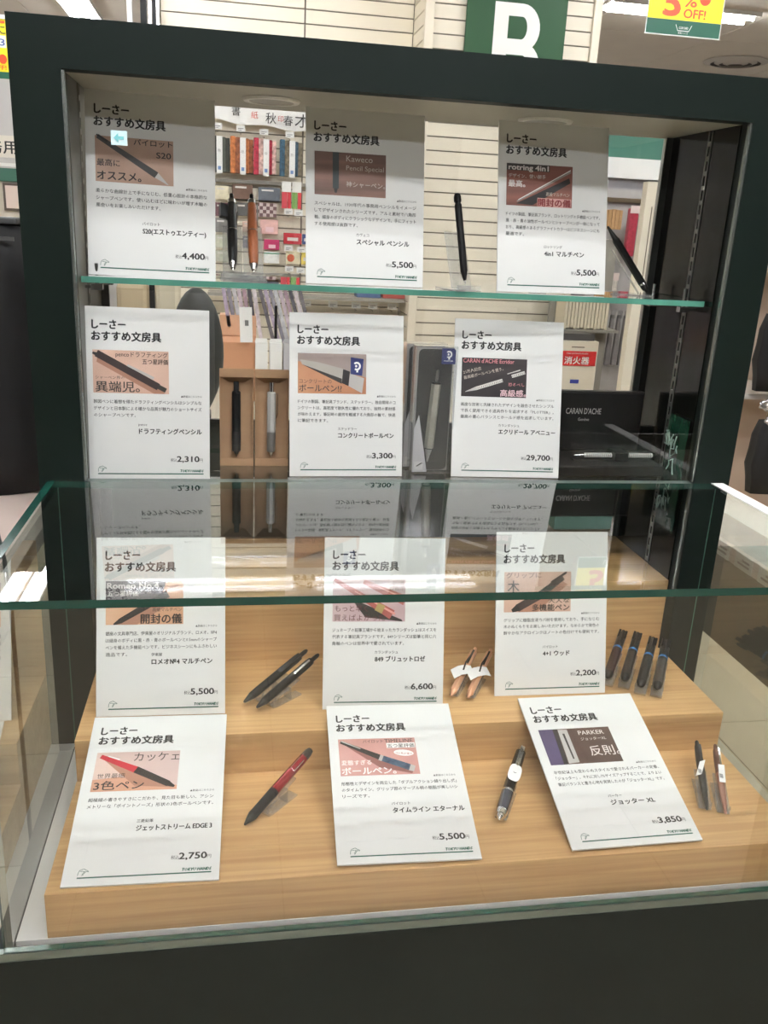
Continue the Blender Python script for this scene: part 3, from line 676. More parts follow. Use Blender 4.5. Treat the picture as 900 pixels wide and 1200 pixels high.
# two black multi pens
for lab, tip, az, el, c in (('matte black multi pen without visible clip, upper left of the pair on the middle step', (.2925,-.1310,L1+.0125), 40.4, 17.0, False),
                            ('black multi pen with a wire clip, lower right of the pair on the middle step', (.3109,-.1470,L1+.0125), 41.5, 16.6, True)):
    parts = [('tip_cone', GUN, 'L', [(0,.0014),(.002,.0024),(.015,.0056)]), ('grip', BLACKM, 'L', [(.015,.0058),(.030,.0063),(.068,.0063)]),
             ('barrel', mat('soft_black', (22, 22, 21), .5, spec=.25), 'L', [(.068,.0064),(.110,.0064),(.118,.0056)]), ('push_button', BLACK, 'L', [(.118,.0036),(.131,.0034),(.135,.0022)]),
             ('ring', GUN, 'L', [(.0675,.0065),(.069,.0065)])]
    if c: parts += [clip(.078, .112, .0064, .0030, SILVER)]
    else: parts += [('clip', BLACK, 'S', [(.004,.0,.118),(.0088,0,.116),(.0090,0,.090),(.0070,0,.072)], .006, .0014)]
    pen('multi_pen', lab, 'pen', tip, az, el, parts, roll=.5, group='pair of black multi pens')
    ramp_stand('pen_stand', 'clear acrylic stand under the %s black multi pen' % ('clipped' if c else 'clipless'), tip, az, el, .0064, .135, L1, w=.014)
# two copper coloured hexagonal pens with tags
COP = mat('rose_copper', (212, 158, 122), .35, .3)
for i, (lab, tip) in enumerate((('copper hexagonal pen with folded white tag, left one of two on the middle step', (.6065,-.1325,L1+.0105)),
                 ('copper hexagonal pen with folded white tag, right one beside the wooden-grip card', (.6310,-.1395,L1+.0105)))):
    r = pen('hexagonal_pen', lab, 'pen', tip, 59.1, 10.5, [
        ('tip_cone', COP, 'L', [(0,0.0013),(.003,0.0020),(.012,0.0050)], 12), ('barrel', COP, 'L', [(.012,0.0055),(.014,0.0060),(.119,0.0060),(.120,0.0050)], 6),
        ('push_button', COP, 'L', [(.120,0.0032),(.129,0.0030)]), clip(.080, .116, .0046, .0030, BLACK)], roll=.2, group='pair of copper hexagonal pens')
    tgm = mat('paper_tag', (226, 224, 220), .7)
    q = piece('price_tag', MB().strip([(.0070,-.013,.040),(.0095,-.005,.052),(.0098,.005,.062),(.0080,.013,.066)], .020, .0003, (0,.6,-.8)), tgm, r)
    q = piece('elastic_string', MB().tube([(.0100,0,.056),(.0116,-.002,.074),(.0110,0,.096)], .0013, 6), BLACK, r)
    ramp_stand('pen_stand', 'clear acrylic stand under the %s copper pen' % ('left' if i == 0 else 'right'), tip, 59.1, 10.5, .0048, .13, L1, w=.013, t0=.14)
# four pens with wooden grips
for i, (x, y, az, wd, wc) in enumerate(((.8665,-.1140,56.7,'dark red','wood_dark_red'), (.8905,-.1245,57.6,'dark brown','wood_dark_brown'), (.9090,-.1445,57.6,'black','wood_near_black'), (.9320,-.1545,59.1,'grey brown','wood_grey_brown'))):
    colr = {'dark red': (44, 16, 16), 'dark brown': (36, 26, 22), 'black': (24, 23, 22), 'grey brown': (58, 50, 44)}[wd]
    gm = mat(wc, colr, .5, vary=.12, scale=90); tip = (x, y, L1+.0215)
    pos = ('first', 'second', 'third', 'fourth')[i]
    parts = [('tip_cone', BLACK, 'L', [(0,0.0019),(.003,0.0050),(.008,0.0071),(.012,0.0076)]), ('wooden_grip', gm, 'L', [(.012,0.0076),(.030,0.0078),(.074,0.0076)]),
             ('blue_band', mat('band_blue', (58, 128, 190), .3), 'L', [(.080,0.0079),(.0845,0.0079)]), ('barrel', mat('brown_black', (26, 16, 16), .3) if i == 0 else BLACK, 'L', [(.074,0.0077),(.122,0.0075),(.128,0.0063)]),
             ('clip', BLACK, 'S', [(.005,0,.128),(.0098,0,.126),(.0094,0,.098),(.0078,0,.094)], .004, .0012)]
    for k in range(4):
        a = k*math.pi/2+.6; cx_, cy_ = .0052*math.cos(a), .0052*math.sin(a)
        m_ = MB().box(cx_-.0012, cx_+.0012, cy_-.0012, cy_+.0012, .116, .1335)
        parts.append(('colour_slider', BLACK, 'B', (cx_*1.45-.0018, cx_*1.45+.0018, cy_*1.45-.0018, cy_*1.45+.0018, .112, .132)))
    parts.append(('top_knob', BLACK, 'L', [(.128,0.0037),(.138,0.0030)]))
    pen('wood_grip_pen', 'pen with %s wooden grip and blue band, %s from left of four' % (wd, pos), 'pen', tip, az, 10.6, parts, roll=.3, group='row of four wooden-grip pens')
    ramp_stand('pen_stand', 'clear acrylic stand under the %s wooden-grip pen' % pos, tip, az, 10.6, .0072, .14, L1, w=.018, t0=.08, t1=.6)
# red pen
tip = (.2915,-.3252,L0+.0115)
r = pen('red_pen', 'metallic red pen with black grip on the front wooden step', 'pen', tip, 47.8, 16.0, [
    ('tip_point', GUN, 'L', [(0,.0010),(.002,.0020),(.004,.0024)]), ('tip_cone', BLACK, 'L', [(.004,.0026),(.012,.0054),(.016,.0064)]),
    ('grip', mat('navy_black_rubber', (10, 12, 18), .6, spec=.2), 'L', [(.016,.0066),(.022,.0064),(.050,.0066),(.062,.0068)]), ('barrel', RED, 'L', [(.062,.0068),(.120,.0066),(.127,.0060)]),
    ('end_cap', mat('soft_black', (22, 22, 21), .5, spec=.25), 'L', [(.127,.0062),(.137,.0058),(.143,.0042),(.1445,.0016)])], roll=.5)
m_ = MB().tube([(.0060,-.0035,.122),(.0080,-.0035,.120),(.0085,-.0035,.098),(.0085,.0035,.098),(.0080,.0035,.120),(.0060,.0035,.122)], .0005, 6)
piece('wire_clip', m_, CHROME, r)
ramp_stand('pen_stand', 'clear acrylic stand under the red pen', tip, 47.8, 16.0, .0068, .144, L0, w=.015, t0=.30, t1=.68)
# timeline pen
tip = (.6245,-.3492,L0+.0125)
r = pen('marbled_pen', 'chrome tipped pen with dark blue marbled barrel and round white tag', 'pen', tip, 60.8, 10.2, [
    ('tip_point', CHROME, 'L', [(0,0.0013),(.004,0.0030),(.006,0.0052),(.009,0.0057)]), ('collar', CHROME, 'L', [(.009,0.0072),(.014,0.0083),(.017,0.0083)]),
    ('marbled_barrel', mat('blue_marble', (22, 28, 52), .12, vary=.7, scale=110, coat=1.0), 'L', [(.017,0.0083),(.045,0.0088),(.050,0.0088)]), ('centre_ring', CHROME, 'L', [(.050,0.0091),(.0535,0.0091)]),
    ('barrel', mat('gloss_black', (14, 14, 16), .08), 'L', [(.0535,0.0085),(.120,0.0077),(.134,0.0072)]), ('end_cap', CHROME, 'L', [(.134,0.0075),(.140,0.0063)]),
    ('clip', CHROME, 'S', [(.003,0,.139),(.0104,0,.138),(.0110,0,.125),(.0090,0,.100)], .0060, .0009)], roll=.25)
k = MB(); pts = []
for i in range(24):
    a = 2*math.pi*i/24; pts.append((math.copysign(abs(math.cos(a))**.6, math.cos(a))*.0090, math.copysign(abs(math.sin(a))**.75, math.sin(a))*.0160+.082))
k.v = []; k.add([(.0104, y_, z_) for y_, z_ in pts] + [(.0108, y_, z_) for y_, z_ in pts], [tuple(range(24)), tuple(reversed(range(24, 48)))] + [(i, i+24, (i+1) % 24+24, (i+1) % 24) for i in range(24)])
q = k.build('round_tag', mat('tag_white', (236, 236, 234), .4), r)
MB().strip([(.0109,-.0022,.0830),(.0110,-.001,.0815),(.0110,.001,.0815),(.0109,.0022,.0830)], .0006, .0003, (0,0,1)).build('tag_mark', INK, q)
piece('tag_tie', MB().tube([(.0110,0,.0955),(.0116,.0008,.099),(.0110,0,.103)], .0006, 6), CHROME, r)
ramp_stand('pen_stand', 'clear acrylic stand under the marbled pen', tip, 60.8, 10.2, .0088, .14, L0, w=.016, t0=.14, t1=.55)
# two slim ball pens with white tags
for i, (lab, tip, az, m1, m2) in enumerate((('slim black ball pen with slanting white tag, at the right of the front step', (.9213,-.3538,L0+.0115), 69.5, mat('satin_black', (38, 40, 40), .3, .3), mat('satin_black_top', (34, 32, 32), .3)),
        ('slim rose brown ball pen with white tag, rightmost on the front step', (.9428,-.3650,L0+.0115), 68.5, mat('satin_rose', (176, 128, 112), .28, .6), mat('satin_brown', (118, 80, 66), .28, .6)))):
    r = pen('ball_pen', lab, 'pen', tip, az, 10.8, [
        ('barrel', m1, 'L', [(0,.0010),(.001,.0018),(.020,.0036),(.045,.0050),(.075,.0055)]), ('upper_barrel', m2, 'L', [(.075,.0055),(.100,.0054),(.122,.0046),(.126,.0040)]),
        ('push_button', m2, 'L', [(.126,.0032),(.134,.0030),(.1365,.0020)]), ('clip', CHROME if i else m2, 'S', [(.003,.001,.124),(.0072,.001,.123),(.0078,.001,.108),(.0066,.001,.088)], .0024, .0008)], roll=.15, group='pair of tagged slim ball pens')
    q = MB().strip([(.0075,.001,.088),(.0078,-.001 if i else -.008,.052 if i else .056)], .009, .0004, (0,1,.2 if i else .75)).build('price_tag', mat('tag_white', (236, 236, 234), .4), r)
    b = MB()
    for k in range(7): b.box(.0080,.0082, -.003+k*.0007+(-.001 if i else -.005), -.003+k*.0007+.0004+(-.001 if i else -.005), .060, .068)
    b.build('tag_print', mat('tag_ink', (90, 90, 92), .6), q)
    ramp_stand('pen_stand', 'clear acrylic stand under the %s ball pen' % ('rose brown' if i else 'black'), tip, az, 10.8, .0054, .137, L0, w=.017, t0=.12, t1=.6)

# ------------------------------------------------------------------ boxed goods on the lower cabinet shelf
def tray(x0, lab, barrel, grip_, shade):
    t = thing('pen_tray', lab, 'tray', (x0, .126, ZS+.0004), 0, 'upright kraft pen trays'); t.rotation_euler = (-.05, 0, 0)
    w, h, d = .0545, .157, .016
    m = MB().box(0, w, d-.001, d, 0, h)
    piece('back_card', m, KRAFT, t)
    piece('side_wall', MB().box(0, .001, 0, d-.001, 0, h), KRAFT, t); piece('side_wall', MB().box(w-.001, w, 0, d-.001, 0, h), KRAFT, t)
    fold = MB().add([(.001,0,h),(w-.001,0,h),(w-.001,0,h-.012),(.001,0,h-.012),(.001,.001,h),(w-.001,.001,h),(w-.001,.001,h-.012),(.001,.001,h-.012)], [(3,2,1,0),(4,5,6,7),(0,1,5,4),(2,3,7,6)])
    piece('top_flap', fold, KRAFT, t)
    piece('slope', MB().add([(.001,.001,h-.012),(w-.001,.001,h-.012),(w*.72,d-.0015,h-.022),(w*.28,d-.0015,h-.022)], [(3,2,1,0),(0,1,2,3)]), KRAFT, t)
    piece('bottom_flap', MB().box(.001, w-.001, 0, .001, 0, .012), KRAFT, t)
    p = pen('pocket_pencil', '%s drafting pencil held upright in the %s kraft tray' % ((('all black', 'left') if shade == 'b' else ('silver and white', 'right'))), 'pencil',
        (x0+.0265, .1320, ZS+.0145), 90, 87.0, [
        ('lead_sleeve', CHROME if shade != 'b' else GUN, 'L', [(0,0.0010),(.004,0.0013),(.0042,0.0034),(.009,0.0042)]), ('grip', grip_, 'L', [(.009,0.0060),(.010,0.0070),(.042,0.0073)]),
        ('barrel', barrel, 'L', [(.042,0.0073),(.106,0.0073),(.108,0.0052)], 8), ('push_button', grip_ if shade == 'b' else CHROME, 'L', [(.108,0.0042),(.123,0.0042)]),
        ('clip', barrel if shade == 'b' else CHROME, 'S', [(.004,0,.106),(.0105,0,.105),(.0105,0,.070),(.0078,0,.065)], .0040, .0008)], roll=.35 if shade == 'b' else 1.35)
    p.rotation_euler.rotate_axis('Z', 0)
    return t
tray(.2560, 'kraft cardboard tray holding the black pencil, left of the pair', BLACKM, mat('rubber_black', (18, 18, 18), .7), 'b')
tray(.3125, 'kraft cardboard tray holding the silver pencil, right of the pair', mat('white_silver', (214, 214, 210), .25, .35), mat('knurled_grey', (150, 150, 148), .35, .7, vary=.2, scale=900), 's')

def blister(x, y, rz, lab):
    t = thing('blister_box', lab, 'pen box', (x, y, ZS+.0005), rz, 'clear plastic boxes with grey pens'); t.rotation_euler = (-.03, 0, rz)
    w, h, d = .068, .209, .030
    piece('back_board', MB().box(.002, w-.002, d-.012, d-.011, .002, h-.003), mat('board_grey', (158, 156, 152), .6), t)
    # dark inset with rounded corners
    pts = []
    for cx_, cz, a0 in ((w-.012, .012, -math.pi/2), (w-.012, h-.014, 0), (.016, h-.014, math.pi/2), (.016, .012, math.pi)):
        for k in range(5): pts.append((cx_+.008*math.cos(a0+k*math.pi/8), cz+.008*math.sin(a0+k*math.pi/8)))
    piece('inset_tray', MB().prism(pts, d-.014, d-.012), mat('inset_olive', (40, 38, 33), .5), t)
    shell = MB().box(0, w, 0, d, 0, h); piece('clear_shell', shell, FILM, t)
    wedge = MB().prism([(.003, .003), (.028, .003), (.010, .098), (.003, .075)], .003, .0035)
    wd = piece('white_wedge', wedge, mat('wedge_grey', (206, 204, 204), .5), t)
    im = MB().prism([(.006, .007), (.021, .007), (.020, .020), (.006, .020)], .0026, .0029); piece('wedge_picture', im, WHITE, wd)
    im = MB().prism([(.009, .013), (.011, .012), (.020, .018), (.018, .019)], .0022, .0025); piece('picture_pen', im, DK2, wd)
    lb = piece('corner_label', MB().prism([(w-.026, h-.028), (w-.003, h-.028), (w-.003, h-.006), (w-.006, h-.003), (w-.026, h-.003)], .002, .0025), mat('label_navy', (38, 48, 110), .4), t)
    e = emblem(lb, 0, 0, .0055, 0); e.rotation_euler = (math.pi/2, 0, 0); e.location = (w-.0145, .0016, h-.0125)
    k = MB(); put_text(k, 'STAEDTLER', 0, 0, .0026, 0, width=.0155, bold=.03)
    e = k.build('label_text', INKW, lb); e.rotation_euler = (math.pi/2, 0, 0); e.location = (w-.0225, .0016, h-.0238)
    return t
b1 = blister(.5655, .080, .03, 'clear plastic box with a concrete-grey pen, front one of the two')
b2 = blister(.5560, .113, .03, 'clear plastic box with a concrete-grey pen, mostly hidden behind the front one')
CONC = mat('concrete_barrel', (168, 164, 148), .7, vary=.08, scale=300)
for (x, y, lab) in ((.6045, .0945, 'concrete-grey hexagonal pen inside the front clear box'), (.5950, .1275, 'concrete-grey hexagonal pen inside the rear clear box')):
    pen('concrete_pen', lab, 'pen', (x-.009, y, ZS+.018), 20, 86.5, [
        ('tip_cone', mat('cone_grey', (190, 188, 180), .35, .5), 'L', [(0,0.0012),(.022,0.0061)], 12), ('ring', GUN, 'L', [(.022,0.0066),(.0235,0.0066)]),
        ('barrel', CONC, 'L', [(.0235,0.0081),(.130,0.0081)], 6), ('collar', GUN, 'L', [(.130,0.0076),(.133,0.0076)]), ('push_button', SILVER, 'L', [(.133,0.0032),(.153,0.0032)]),
        ('clip', mat('clip_grey', (150, 148, 140), .3, .6), 'S', [(.005,0,.131),(.0112,0,.130),(.0114,0,.080),(.0094,0,.076)], .0045, .0010)], roll=2.6, group='concrete-grey pens in clear boxes')

def black_case():
    t = thing('pen_case', 'open black gift case with silver lettering, beside the 29,700 yen card', 'pen case', (.797, .070, ZS+.0005), 0)
    CWD = .211
    BK = mat('case_black', (17, 16, 15), .45, spec=.3)
    piece('base', MB().box(0, CWD, 0, .110, 0, .018), BK, t, bevel=.002)
    ld = MB().prism([(0, .018), (CWD, .018), (CWD, .124), (0, .124)], .112, .124); l = piece('lid', ld, BK, t, bevel=.002)
    piece('lid_rim', MB().box(0, CWD, .1115, .1245, .1242, .1262), mat('case_rim', (44, 42, 40), .3), l)
    k = MB(); put_text(k, 'CARAN D’ACHE', 0, 0, .0150, 0, width=.066, bold=.01); put_text(k, 'Genève', .024, -.0125, .0078, 0, width=.021)
    e = k.build('silver_lettering', mat('foil_silver', (176, 172, 168), .35, .3), l); e.rotation_euler = (math.pi/2, 0, 0); e.location = (.066, .1112, .0850)
    MB().box(.060, .205, .035, .052, .0182, .0198).build('pen_rest', mat('rest_black', (24, 23, 22), .7), t)
    band = MB().box(.131, .1555, .026, .062, .0198, .0345); piece('elastic_band', band, BK, t, bevel=.001)
black_case()
r = pen('silver_pen', 'silver pen with engraved pattern lying in the open black case', 'pen', (.8600, .1135, ZS+.0267), 0, .0, [
    ('tip_cone', SILVER, 'L', [(0,.0010),(.003,.0014),(.018,.0040)]), ('lower_barrel', mat('palladium', (222, 220, 214), .35, .35), 'L', [(.018,.0046),(.070,.0046)], 6),
    ('upper_barrel', mat('palladium', (222, 220, 214), .35, .35), 'L', [(.092,.0046),(.142,.0046),(.144,.0040)], 6), ('push_button', SILVER, 'L', [(.144,.0026),(.153,.0024)]),
    ('clip', SILVER, 'S', [(.004,0,.140),(.0075,0,.138),(.0075,0,.104),(.006,0,.098)], .003, .0008)], roll=0)
m_ = MB()
for k in range(18): m_.lathe([(.020+k*.0026,.00475),(.0208+k*.0026,.00475)], 6)
for k in range(18): m_.lathe([(.094+k*.0027,.00475),(.0948+k*.0027,.00475)], 6)
tag(m_.build('engraved_rings', GUN, r), kind='stuff')
# crinkled green pouch at the right end
t = thing('foil_pouch', 'dark green crinkled pouch with pale scribbled print, at the right of the lower shelf', 'pouch', (1.0225, .066, ZS+.0002))
bm = bmesh.new(); bmesh.ops.create_grid(bm, x_segments=9, y_segments=9, size=1)
for v in bm.verts:
    a, b = v.co.x, v.co.y
    v.co = Vector((-.0010-.005*(1-abs(a)**3)*(1-abs(b)**3)-.0015*random.random(), a*.033, .054+b*.052))
me = bpy.data.meshes.new('pouch_body'); bm.to_mesh(me); bm.free(); me.materials.append(mat('pouch_green', (18, 62, 44), .25, vary=.2, scale=40)); o = bpy.data.objects.new('pouch_body', me); COL.objects.link(o); o.parent = t
so = o.modifiers.new('solid', 'SOLIDIFY'); so.thickness = .0012; so.offset = -1
m_ = MB(); random.seed(3)
for k in range(6):
    y0 = random.uniform(-.03, .02); z0 = random.uniform(.02, .07); pth = []
    for q in range(7): pth.append((-.0085, y0+q*.004*random.uniform(.3,1.3), z0+.014*math.sin(q*1.1+k)*random.uniform(.5,1.2)))
    m_.tube(pth, .0011, 5)
m_.build('scribbled_print', mat('print_palegreen', (150, 176, 164), .5), o)

# ------------------------------------------------------------------ the shop beyond the case
def tube_x(x0, x1, y, z, r=.004): return MB().tube([(x0, y, z), (x1, y, z)], r, 8)
def letters(parent, s, w, size, m, loc, rz=0, bold=.04, name='lettering', mid=True):
    k = MB(); put_text(k, s, 0, 0, size, 0, width=w, bold=bold)
    if mid and k.v:
        xs = [v[0] for v in k.v]; c = (min(xs)+max(xs))/2; k.v = [(a-c, b, z) for a, b, z in k.v]
    o = k.build(name, m, parent); o.rotation_euler = (math.pi/2, 0, rz); o.location = loc; return o
SGREEN = mat('sign_green', (12, 74, 30), .5); YEL = mat('sign_yellow', (250, 230, 30), .5); ORR = mat('sign_orange', (236, 84, 36), .5)
WHT = mat('plain_white', (240, 240, 236), .6); PINKW = mat('pinkish_white', (232, 214, 206), .6)
def column_sign():
    t = thing('letter_sign', 'green hanging sign with a big white letter B on the slatted column', 'sign', (1.527, 2.985, 1.93))
    piece('sign_board', MB().box(-.232, .232, -.012, 0, 0, .75), SGREEN, t, bevel=.001)
    # bold letter B: a stem and two bowls
    k = MB(); H, st, n = .36, .066, 14
    def bowl(y0, y1, w):
        c = (y0+y1)/2; ry = (y1-y0)/2; rx = .085; cx_ = w-rx; iy = ry-.052; ix = rx-st+.006
        for i in range(n):
            a0, a1 = -math.pi/2+math.pi*i/n, -math.pi/2+math.pi*(i+1)/n
            k.quad((cx_+rx*math.cos(a0), c+ry*math.sin(a0), 0), (cx_+rx*math.cos(a1), c+ry*math.sin(a1), 0), (cx_+ix*math.cos(a1), c+iy*math.sin(a1), 0), (cx_+ix*math.cos(a0), c+iy*math.sin(a0), 0))
        k.rect(st, y0, cx_, y0+.052, 0); k.rect(st, y1-.052, cx_, y1, 0)
    k.rect(0, 0, st, H, .0002); bowl(0, .205, .228)
    nv = len(k.v); bowl(.165, H, .215); k.v = [(a, b, c+(.0004 if i >= nv else 0)) for i, (a, b, c) in enumerate(k.v)]
    o = k.build('letter', WHT, t); o.rotation_euler = (math.pi/2, 0, 0); o.location = (-.104, -.0128, .122)
column_sign()
def posts():
    t = thing('display_post', 'white and black uprights standing at the left end of the slatted wall', 'post', (-.12, 3.23, 0))
    for x, w, m in ((-.06, .022, WHITE), (.0, .026, BLACK), (.028, .012, CHROME), (.046, .014, BLACK), (.062, .010, CHROME)):
        piece('upright', MB().box(x-w/2, x+w/2, -.02, .01, 0, 3.2), m, t)
posts()
# calligraphy banner
t = thing('paper_banner', 'white paper banner with brush calligraphy hung above the fabric cases', 'banner', (0,0,0))
pth = [(.12, 3.19, 1.905)] + [(.15+.075*i, 3.19+.004*math.sin(i), 1.893-.012*math.sin(i*.9)-.004*i) for i in range(1, 8)]
mb = MB(); vs = []; fs = []
for i in range(18):
    x = .12+.031*i; zb = 1.875-.030*math.sin(min(1, i/17)*1.5)+.006*math.sin(i*.8); y = 3.185+.004*math.sin(i*.7)
    vs += [(x, y, zb), (x, y, 1.99)]
for i in range(17): fs.append((2*i, 2*i+2, 2*i+3, 2*i+1))
bn = MB().add(vs, fs).build('sheet', WHT, t); sl = bn.modifiers.new('s', 'SOLIDIFY'); sl.thickness = .001
for s_, x, z, m, sz in (('書', .285, 1.893, INK, .05), ('紙', .37, 1.885, mat('ink_red', (200, 90, 80), .6), .04), ('秋', .445, 1.870, INK, .06), ('印', .49, 1.878, mat('ink_red', (200, 90, 80), .6), .035), ('春', .525, 1.866, INK, .055), ('才', .585, 1.862, INK, .075)):
    letters(bn, s_, None, sz*.85, m, (x, 3.172, z), bold=.01, name='brush_character')
def price_tag(x, y, z, lab, w=.040, h=.026):
    t = thing('price_tag', lab, 'price tag', (x, y, z), group='price tags on hooks')
    piece('plate', MB().box(-w/2, w/2, -.001, 0, 0, h), WHT, t)
    piece('print', MB().box(-w*.32, w*.32, -.0014, -.0011, h*.45, h*.55).box(-w*.32, w*.1, -.0014, -.0011, h*.2, h*.3), mat('print_grey', (120, 120, 118), .6), t)
    piece('hook_arm', MB().box(-.002, .002, .0, .06, -.012, -.008), CHROME, t)
    return t
for i, (x, z) in enumerate(((.200,1.826),(.306,1.822),(.413,1.814),(.533,1.810))):
    price_tag(x, 3.16, z, 'price tag above the %s fabric case bundle' % ('olive','orange patterned','red patterned','blue patterned')[i])
fab = [((92,98,88),(60,64,58)), ((196,120,70),(150,90,60)), ((178,52,72),(216,180,170)), ((60,92,112),(120,110,90))]
xs = (.207, .315, .423, .545); nm = ('olive green','orange and brown patterned','red and pink patterned','blue patterned')
for i in range(4):
    t = thing('fabric_case_bundle', '%s fabric pen cases hanging under the calligraphy banner' % nm[i], 'pen cases', (xs[i], 3.17, 1.640), group='hanging fabric pen cases')
    random.seed(i+5)
    for k, dx in enumerate((-.045, -.022, .018, .037)):
        c = fab[i][k % 2]; m = mat('fabric_%s_%d' % (nm[i].split()[0], k % 2), c, .85, vary=.45 if i else .15, scale=60)
        piece('pen_case', MB().box(dx-.012, dx+.012, .004*k, .004*k+.020, .002*k, .162-.003*k), m, t, bevel=.004)
    w = piece('paper_band', MB().box(-.012, .015, -.003, -.001, -.004, .158), WHT, t)
    letters(w, '綿の筆入', .014, .016, mat('print_grey', (120, 120, 118), .6), (.001, -.0035, .09), bold=.0, name='print')
    piece('blue_seal', MB().box(-.006, .008, -.0036, -.0031, .012, .028), mat('seal_blue', (120, 150, 200), .6), w)
# cards and packs on the pegs
PACKS = [(.218,.064,1.522,.061,(226,218,190),'cream stationery pack with dots'),(.314,.096,1.528,.068,(112,84,68),'brown leather notebook cover pack'),(.441,.103,1.527,.060,(92,98,108),'dark blue grey patterned pack'),
 (.216,.060,1.445,.062,(104,64,72),'plum coloured small pack'),(.312,.066,1.452,.060,(88,86,84),'charcoal pack with pale lines'),(.428,.098,1.453,.064,(206,190,186),'pink and brown chequered pack'),
 (.215,.060,1.372,.066,(120,118,114),'grey pack with loops print'),(.345,.060,1.380,.048,(226,190,170),'peach coloured card pack'),(.442,.087,1.374,.067,(232,186,178),'light pink card pack'),
 (.217,.062,1.300,.060,(196,198,176),'pale green card pack'),(.340,.050,1.305,.055,(120,120,130),'slate card pack'),(.455,.075,1.302,.048,(196,50,104),'magenta card pack'),
 (.455,.075,1.238,.054,(236,238,234),'white card pack with green stripe'),(.217,.062,1.236,.052,(188,190,172),'sage card pack with ring print')]
for x, w, z, h, c, lb in PACKS:
    t = thing('card_pack', lb + ' on the peg wall behind the upper shelf', 'pack', (x, 3.20, z), group='packs on the peg wall')
    piece('pack_body', MB().box(-w/2, w/2, 0, .012, 0, h), mat('pack_%d_%d_%d' % c, c, .5, vary=.12, scale=50), t, bevel=.002)
    if 'chequered' in lb:
        k = MB()
        for a in range(6):
            for b in range(4):
                if (a+b) % 2: k.box(-w/2+a*w/6, -w/2+(a+1)*w/6, -.001, -.0002, b*h/4, (b+1)*h/4)
        tag(k.build('checks', mat('check_brown', (112, 84, 84), .6), t), kind='stuff')
    elif 'green stripe' in lb: piece('stripe', MB().box(-w/2, w/2, -.001, -.0002, h*.82, h*.92), mat('stripe_green', (90, 160, 120), .6), t)
    elif 'magenta' in lb or 'pink card' in lb: piece('motif', MB().box(-w*.2, w*.25, -.001, -.0002, h*.15, h*.5), mat('motif_pale', (236, 200, 206), .6), t)
    else: piece('header_label', MB().box(-w*.35, w*.2, -.001, -.0002, h*.72, h*.84), mat('label_pale', (214, 210, 204), .6), t)
for i, (x, c1, lb) in enumerate(((.523, (206, 70, 80), 'white hang pack with red contents'), (.572, (120, 160, 80), 'white hang pack with green and red contents'))):
    t = thing('hang_pack', lb + ' near the right end of the peg wall', 'pack', (x, 3.19, 1.497), group='packs on the peg wall')
    piece('header_card', MB().box(-.022, .022, 0, .004, .075, .122), WHT, t)
    piece('contents', MB().box(-.022, .004, 0, .012, 0, .074), mat('pk_%d' % i, c1, .5), t); piece('contents', MB().box(.006, .022, 0, .012, 0, .074), mat('pk_red', (214, 52, 60), .5), t)
for (x, w, z, h, c, lb) in ((.556,.088,1.333,.052,(190,40,52),'red flat pack'),(.625,.044,1.335,.048,(52,74,130),'dark blue flat pack'),(.560,.070,1.240,.060,(232,224,190),'cream pack with orange circle'),(.625,.05,1.240,.056,(226,204,90),'yellow pack')):
    t = thing('flat_pack', lb + ' at the right of the peg wall', 'pack', (x, 3.19, z), group='packs on the peg wall')
    piece('pack_body', MB().box(-w/2, w/2, 0, .014, 0, h), mat('pack_%d_%d_%d' % c, c, .4, vary=.12, scale=50), t, bevel=.002)
    if 'circle' in lb:
        mb = MB().lathe([(0,.018),(.001,.018)], 20); o = mb.build('orange_circle', mat('circle_orange', (206, 96, 60), .5), t); o.rotation_euler = (math.pi/2, 0, 0); o.location = (-.012, -.0005, .028)
    else: piece('label', MB().box(-w*.3, w*.3, -.001, -.0002, h*.3, h*.6), mat('label_pale', (214, 210, 204), .6), t)
for i, (x, z) in enumerate(((.532,1.470),(.580,1.466),(.535,1.302),(.598,1.298),(.540,1.205),(.596,1.200))):
    price_tag(x, 3.16, z, ('price tag under the red hang pack','price tag under the green and red hang pack','price tag under the red flat pack','price tag under the dark blue pack','price tag under the orange circle pack','price tag under the yellow pack')[i])
for i, x in enumerate((.624, .755, .871, .955, 1.052)):
    price_tag(x, 3.12, 1.045, 'price tag seen just above the 3,300 yen card, %s from left' % ('first','second','third','fourth','fifth')[i], .046, .030)
    t = thing('glossy_pack', 'small glossy pack hanging below the %s price tag from left' % ('first','second','third','fourth','fifth')[i], 'pack', (x, 3.16, .93), group='glossy packs below the price tags')
    piece('film_bag', MB().box(-.045, .045, 0, .015, 0, .075), mat('bag_grey_%d' % (i % 2), ((150,148,146),(120,116,114))[i % 2], .15, vary=.3, scale=40), t, bevel=.004)
    piece('header', MB().box(-.045, .045, -.001, .0, .060, .085), PINKW, t)
for i, (x, c) in enumerate(((.93, (90,110,150)), (1.06, (190,90,80)))):
    tag(piece('goods_box', MB().box(x-.06, x+.06, 3.10, 3.2, 1.10, 1.13), mat('gb%d' % i, c, .5), bevel=.002), '%s flat box lying on the rack above the price tags' % ('blue grey','brick red')[i], 'box', 'flat boxes on the rack')
tag(piece('wall_rack', MB().box(.15, 1.10, 3.05, 3.22, 1.085, 1.10).box(.15, 1.10, 3.215, 3.235, 1.60, 1.615).box(.15, 1.10, 3.215, 3.235, 1.18, 1.19), mat('rack_grey', (150, 146, 136), .5)), 'grey metal rack fixed to the slatted product wall', 'rack')

